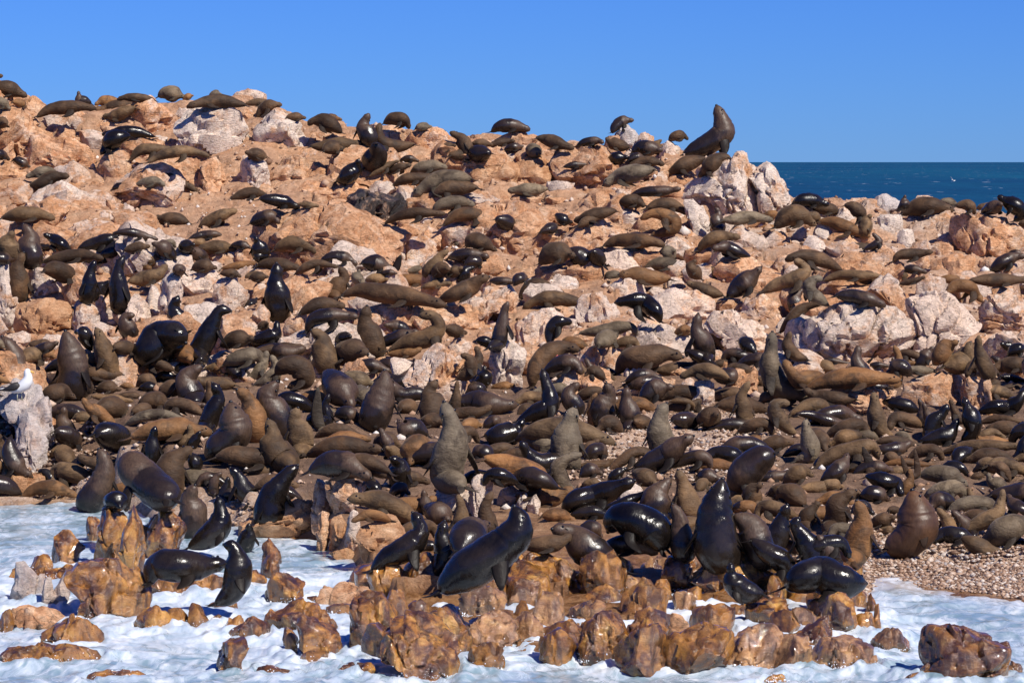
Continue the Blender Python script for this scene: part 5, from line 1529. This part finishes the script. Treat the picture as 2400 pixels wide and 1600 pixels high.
Yf_ = 190.0; q = Yf_ / FPX; e2 = bpy.data.objects.new('gull', None); link(e2); e2.location = at(2234, 424, Yf_)
e2['label'] = 'tiny white gull flying low over the blue sea on the right'; e2['category'] = 'gull'
mk('body', [g(-5, -3), g(-2, -1), g(2, 0), g(5, 1)], np.array([.5, 1.4, 1.4, .6]) * q, np.array([.5, 1.3, 1.3, .6]) * q, white_m, e2, N=8)
for sg in (-1, 1): mk('wing', [g(0, 0), g(-2, 5 if sg > 0 else 3, sg * 5), g(-5, 9 if sg > 0 else 2, sg * 9)], np.array([2, 1.6, .4]) * q, np.array([.5, .4, .3]) * q, white_m, e2, N=6)

# ------------------------------------------------------------------ pebbles and spray
ground_bvh = None
def ground_z(x, y):
    j = np.clip(np.searchsorted(yy, y), 1, NY - 1); u = 1200 + FPX * x / y; i = np.clip(((u - uu[0]) / du).astype(int), 0, NU - 1); return Z[j, i]
rg = np.random.RandomState(5)
def scatter(n, u0, u1, ya, yb, test):
    y = rg.uniform(ya, yb, n); u = rg.uniform(u0, u1, n); x = (u - 1200) / FPX * y; z = ground_z(x, y); k = test(u, y, z); return np.stack([x[k], y[k], z[k]], 1)
PB = np.vstack([scatter(13500, 1930, 2440, 53.5, 63, lambda u, y, z: z > .015), scatter(3800, 1340, 1830, 66, 75, lambda u, y, z: z > .1),
                scatter(2600, -20, 250, 70, 74, lambda u, y, z: (z > .02)), scatter(1500, 540, 760, 64, 68, lambda u, y, z: (z > .0) & (z < .6)), scatter(1500, 1580, 1960, 54, 60, lambda u, y, z: z > 0)])
oc = np.array([[1, 0, 0], [-1, 0, 0], [0, 1, 0], [0, -1, 0], [0, 0, 1], [0, 0, -1], [.62, .62, .3], [-.62, .62, .3], [-.62, -.62, .3], [.62, -.62, .3]], float)
of = np.array([[4, 6, 0], [4, 2, 6], [4, 7, 2], [4, 1, 7], [4, 8, 1], [4, 3, 8], [4, 9, 3], [4, 0, 9], [5, 0, 6], [5, 6, 2], [5, 2, 7], [5, 7, 1], [5, 1, 8], [5, 8, 3], [5, 3, 9], [5, 9, 0]])
def lumps(P, r, name, mat, label, cat, flatz=.6, attr=True):
    n = len(P); B = oc[None] * (1 + .35 * (rg.rand(n, 10, 1) - .5)) * r[:, None, None] * np.stack([rg.uniform(.8, 1.5, n), rg.uniform(.7, 1.1, n), rg.uniform(.45, .9, n) * flatz / .6], 1)[:, None, :]
    a = rg.rand(n) * 6.28; c, s = np.cos(a)[:, None], np.sin(a)[:, None]
    B = np.stack([B[:, :, 0] * c - B[:, :, 1] * s, B[:, :, 0] * s + B[:, :, 1] * c, B[:, :, 2]], -1)
    V = (B + P[:, None, :]).reshape(-1, 3); F = (of[None] + (np.arange(n) * 10)[:, None, None]).reshape(-1, 3)
    me = mesh_np(name, V, F); add_attr(me, 'rnd', np.repeat(rg.rand(n), 10))
    return obj(name, me, mat, label=label, cat=cat, kind='stuff')
pn = NM('beach pebbles'); pc = pn.ramp(pn.attr('rnd'), [(0, (.10, .06, .045)), (.2, (.26, .15, .09)), (.45, (.40, .25, .16)), (.7, (.52, .36, .25)), (.88, (.72, .62, .52)), (1, (.30, .26, .25))])
pn.out(pn.mix(.4, pc, pn.ramp(pn.noise(pn.geo.outputs['Position'], 30, 4, .6), [(.3, .5), (.7, 1.0)]), 'MULTIPLY'), .45, None, .4)
lumps(PB, rg.gamma(3.2, .0085, len(PB)) + .011, 'beach_pebbles', pn.m, 'loose brown and cream pebbles covering the beach behind the surf', 'pebbles')
ST = np.vstack([scatter(5500, -300, 2700, 62, 108, lambda u, y, z: z > .25), scatter(2500, -100, 2500, 80, 108, lambda u, y, z: z > .25)])
stn = NM('loose stones'); P_ = stn.geo.outputs['Position']; stc = stn.ramp(stn.attr('rnd'), [(0, (.22, .12, .07)), (.3, (.44, .26, .16)), (.6, (.60, .40, .27)), (.85, (.76, .60, .48)), (1, (.85, .80, .74))])
stn.out(stn.mix(.5, stc, stn.ramp(stn.noise(P_, 18, 5, .7), [(.3, .45), (.7, 1.0)]), 'MULTIPLY'), .75, stn.bump(stn.noise(P_, 20, 5, .7), .7, .03), .3)
lumps(ST, rg.gamma(1.5, .026, len(ST)) + .015, 'loose_stones', stn.m, 'loose angular stones strewn over the rocky ground', 'stones', .8)
SPR = []
for r in ROCK:
    if r['s'] in 'wrb' and r['Y'] < 58 and r['V'][:, 2].min() < .2:
        n = int(r['w'] * 1.1); V = r['V']; f = V[(V[:, 2] < .16) & (V[:, 2] > -.1) & (V[:, 1] < V[:, 1].mean())]
        if len(f) < 5: continue
        c = f[rg.randint(len(f), size=n)]; c = c + rg.randn(n, 3) * np.array([.06, .06, .05]); c[:, 1] -= .05; c[:, 2] = np.abs(c[:, 2]) * rg.rand(n) ** 1.5 + .02; SPR.append(c)
SPR = np.vstack(SPR)
fm = NM('white spray'); fm.out((.90, .93, .96), .5, None, .4)
lumps(SPR, rg.gamma(1.6, .003, len(SPR)) + .002, 'spray_drops', fm.m, 'white drops and froth where the surf breaks on the rocks', 'spray', 1.0)

# ------------------------------------------------------------------ labels
LM = [(45, 1010, 'tall grey rock with the gull'), (1198, 838, 'white guano pillar'), (1740, 440, 'big white headland rock'), (500, 310, 'big ridge boulder'),
      (870, 500, 'black shaded crevice'), (2020, 770, 'huge pale rock face'), (2265, 1530, 'square brown rock in the water'), (2190, 930, 'jointed pink block'),
      (640, 1215, 'flat orange rock by the inlet'), (330, 1240, 'golden rock stack'), (2100, 1330, 'pebble beach edge'), (1560, 900, 'stepped rock wall'),
      (2220, 420, 'open sea'), (1870, 550, 'cluster of white stones'), (500, 680, 'square pale boulder'), (90, 670, 'round pale boulder'), (1090, 1170, 'pale fingered rocks'),
      (790, 1240, 'columned tan cliff'), (1640, 1030, 'gravel patch'), (1100, 720, 'long smooth tan ledge'), (900, 580, 'banded pale ledge'), (1320, 340, 'mid ridge boulders'),
      (1465, 320, 'carved grey skyline rock'), (2330, 620, 'right hand boulder field'), (1650, 770, 'cracked white boulders'), (100, 430, 'white upper left boulder'),
      (1000, 340, 'low middle of the ridge'), (60, 230, 'left end of the skyline'), (1640, 1500, 'split golden shore rocks'), (300, 980, 'left side beach crowd'),
      (700, 1000, 'centre beach crowd'), (2150, 1100, 'right side beach crowd'), (1500, 1180, 'shore crowd'), (420, 540, 'bare brown slope'), (1330, 1440, 'wet shore rocks'), (2200, 530, 'pale broken rocks on the right')]
def rel(u, v, w=40):
    best = sorted(LM, key=lambda l: math.hypot(l[0] - u, (l[1] - v) * 1.6))[:1][0]
    dx, dy = u - best[0], v - best[1]
    h = '' if abs(dx) < w else ('right of' if dx > 0 else 'left of'); ver = '' if abs(dy) < w * .6 else ('just below' if dy > 0 else 'just above')
    s = {('', ''): 'right at', }.get((h, ver))
    if s is None: s = (ver + ' and ' + h) if h and ver else (h or ver)
    return s + ' the ' + best[2], best
COL = {'d': 'brown', 't': 'tan', 'o': 'ginger', 'g': 'grey olive', 'w': 'dark damp', 'k': 'wet black', 'n': 'brown maned'}
ORD = ['', 'second', 'third', 'fourth', 'fifth', 'sixth', 'seventh', 'eighth', 'ninth', 'tenth', 'eleventh', 'twelfth', 'thirteenth', 'fourteenth']
def trim(t):
    w_ = t.split()
    if len(w_) > 16: t = t.replace('just ', ''); w_ = t.split()
    if len(w_) > 16: t = t.replace(' the ', ' '); w_ = t.split()
    if len(w_) > 16: t = t.replace(', head', ' head').replace('facing ', ''); w_ = t.split()
    return ' '.join(w_[:16])
def uniq(items, key):
    g_ = {}
    for it in items: g_.setdefault(key(it), []).append(it)
    for k, L_ in g_.items():
        if len(L_) == 1: L_[0]['o']['label'] = k; continue
        L_.sort(key=lambda s: s['u'])
        for i, s in enumerate(L_):
            pre = 'leftmost' if i == 0 else 'rightmost' if i == len(L_) - 1 else ORD[min(i, 13)]
            s['o']['label'] = pre + ' ' + k
def seal_key(s):
    dx, dy = s['dxy']; big = 'big ' if s['Rpx'] > 36 else 'small ' if s['Rpx'] < 14 else ''
    if s['upright']: pose = 'sitting upright' + (' facing left' if dx < -s['Rpx'] * .5 else ' facing right' if dx > s['Rpx'] * .5 else '')
    elif dy < -abs(dx) * .45: pose = 'raising its head' + (' to the left' if dx < 0 else ' to the right')
    else: pose = 'lying, head ' + ('left' if dx < 0 else 'right')
    return big + COL[s['m']] + ' seal ' + pose + ', ' + rel(s['u'], s['v'])[0]
uniq(THINGS, seal_key)
nearest(1683, 310)['o']['label'] = 'dark bull seal on the skyline with its nose raised highest'
nearest(1190, 1290)['o']['label'] = 'largest wet black bull seal sitting on the shore rocks'
nearest(2100, 1240)['o']['label'] = 'broad brown maned bull seal sitting upright on the pebble beach'
nearest(1258, 826)['o']['label'] = 'brown seal with a raw pink wound behind the white guano pillar'
nearest(1330, 1018)['o']['label'] = 'tan seal with a bloody orange flank lying on the gravel'
RC = {'t': 'tan', 'p': 'pale', 'P': 'white streaked', 'W': 'whitewashed', 'T': 'orange', 'g': 'grey', 'G': 'grey guano covered', 'w': 'wet golden', 'r': 'wet pinkish', 'b': 'wet dark brown', 'D': 'black shaded'}
def rock_key(r):
    sh = 'upright' if r['h'] > 1.35 * r['w'] else 'long low' if r['w'] > 1.8 * r['h'] else 'blocky'
    return ('large ' if r['size'] > 110 else 'small ' if r['size'] < 38 else '') + RC[r['s']] + ' ' + sh + ' rock, ' + rel(r['u'], r['v'])[0]
uniq(ROCK, rock_key)
for r in ROCK:
    r['o']['category'] = 'rock'; r['o'].name = 'boulder' if r['size'] > 70 else 'rock'
    r['o']['group'] = 'surf washed rocks along the shore' if r['s'] in 'wrbG' else 'boulders and outcrops of the island'
def nr(u, v): return min(ROCK, key=lambda s: math.hypot(s['u'] - u, s['v'] - v))
nr(2265, 1535)['o']['label'] = 'square dark brown rock standing alone in the white water'
nr(1198, 838)['o']['label'] = 'upright white guano covered pillar among the seals'
nr(870, 495)['o']['label'] = 'shade-painted black rock wall of the shaded crevice'
for s in THINGS: s['o']['category'] = 'seal'
for s in THINGS + ROCK: s['o']['label'] = trim(s['o']['label'])
print('tris', sum(len(m_.loops) - 2 * len(m_.polygons) for m_ in bpy.data.meshes))
from collections import Counter
print('dups', [(k, v) for k, v in Counter(o['label'] for o in bpy.data.objects if 'label' in o and o.parent is None).items() if v > 1][:20])
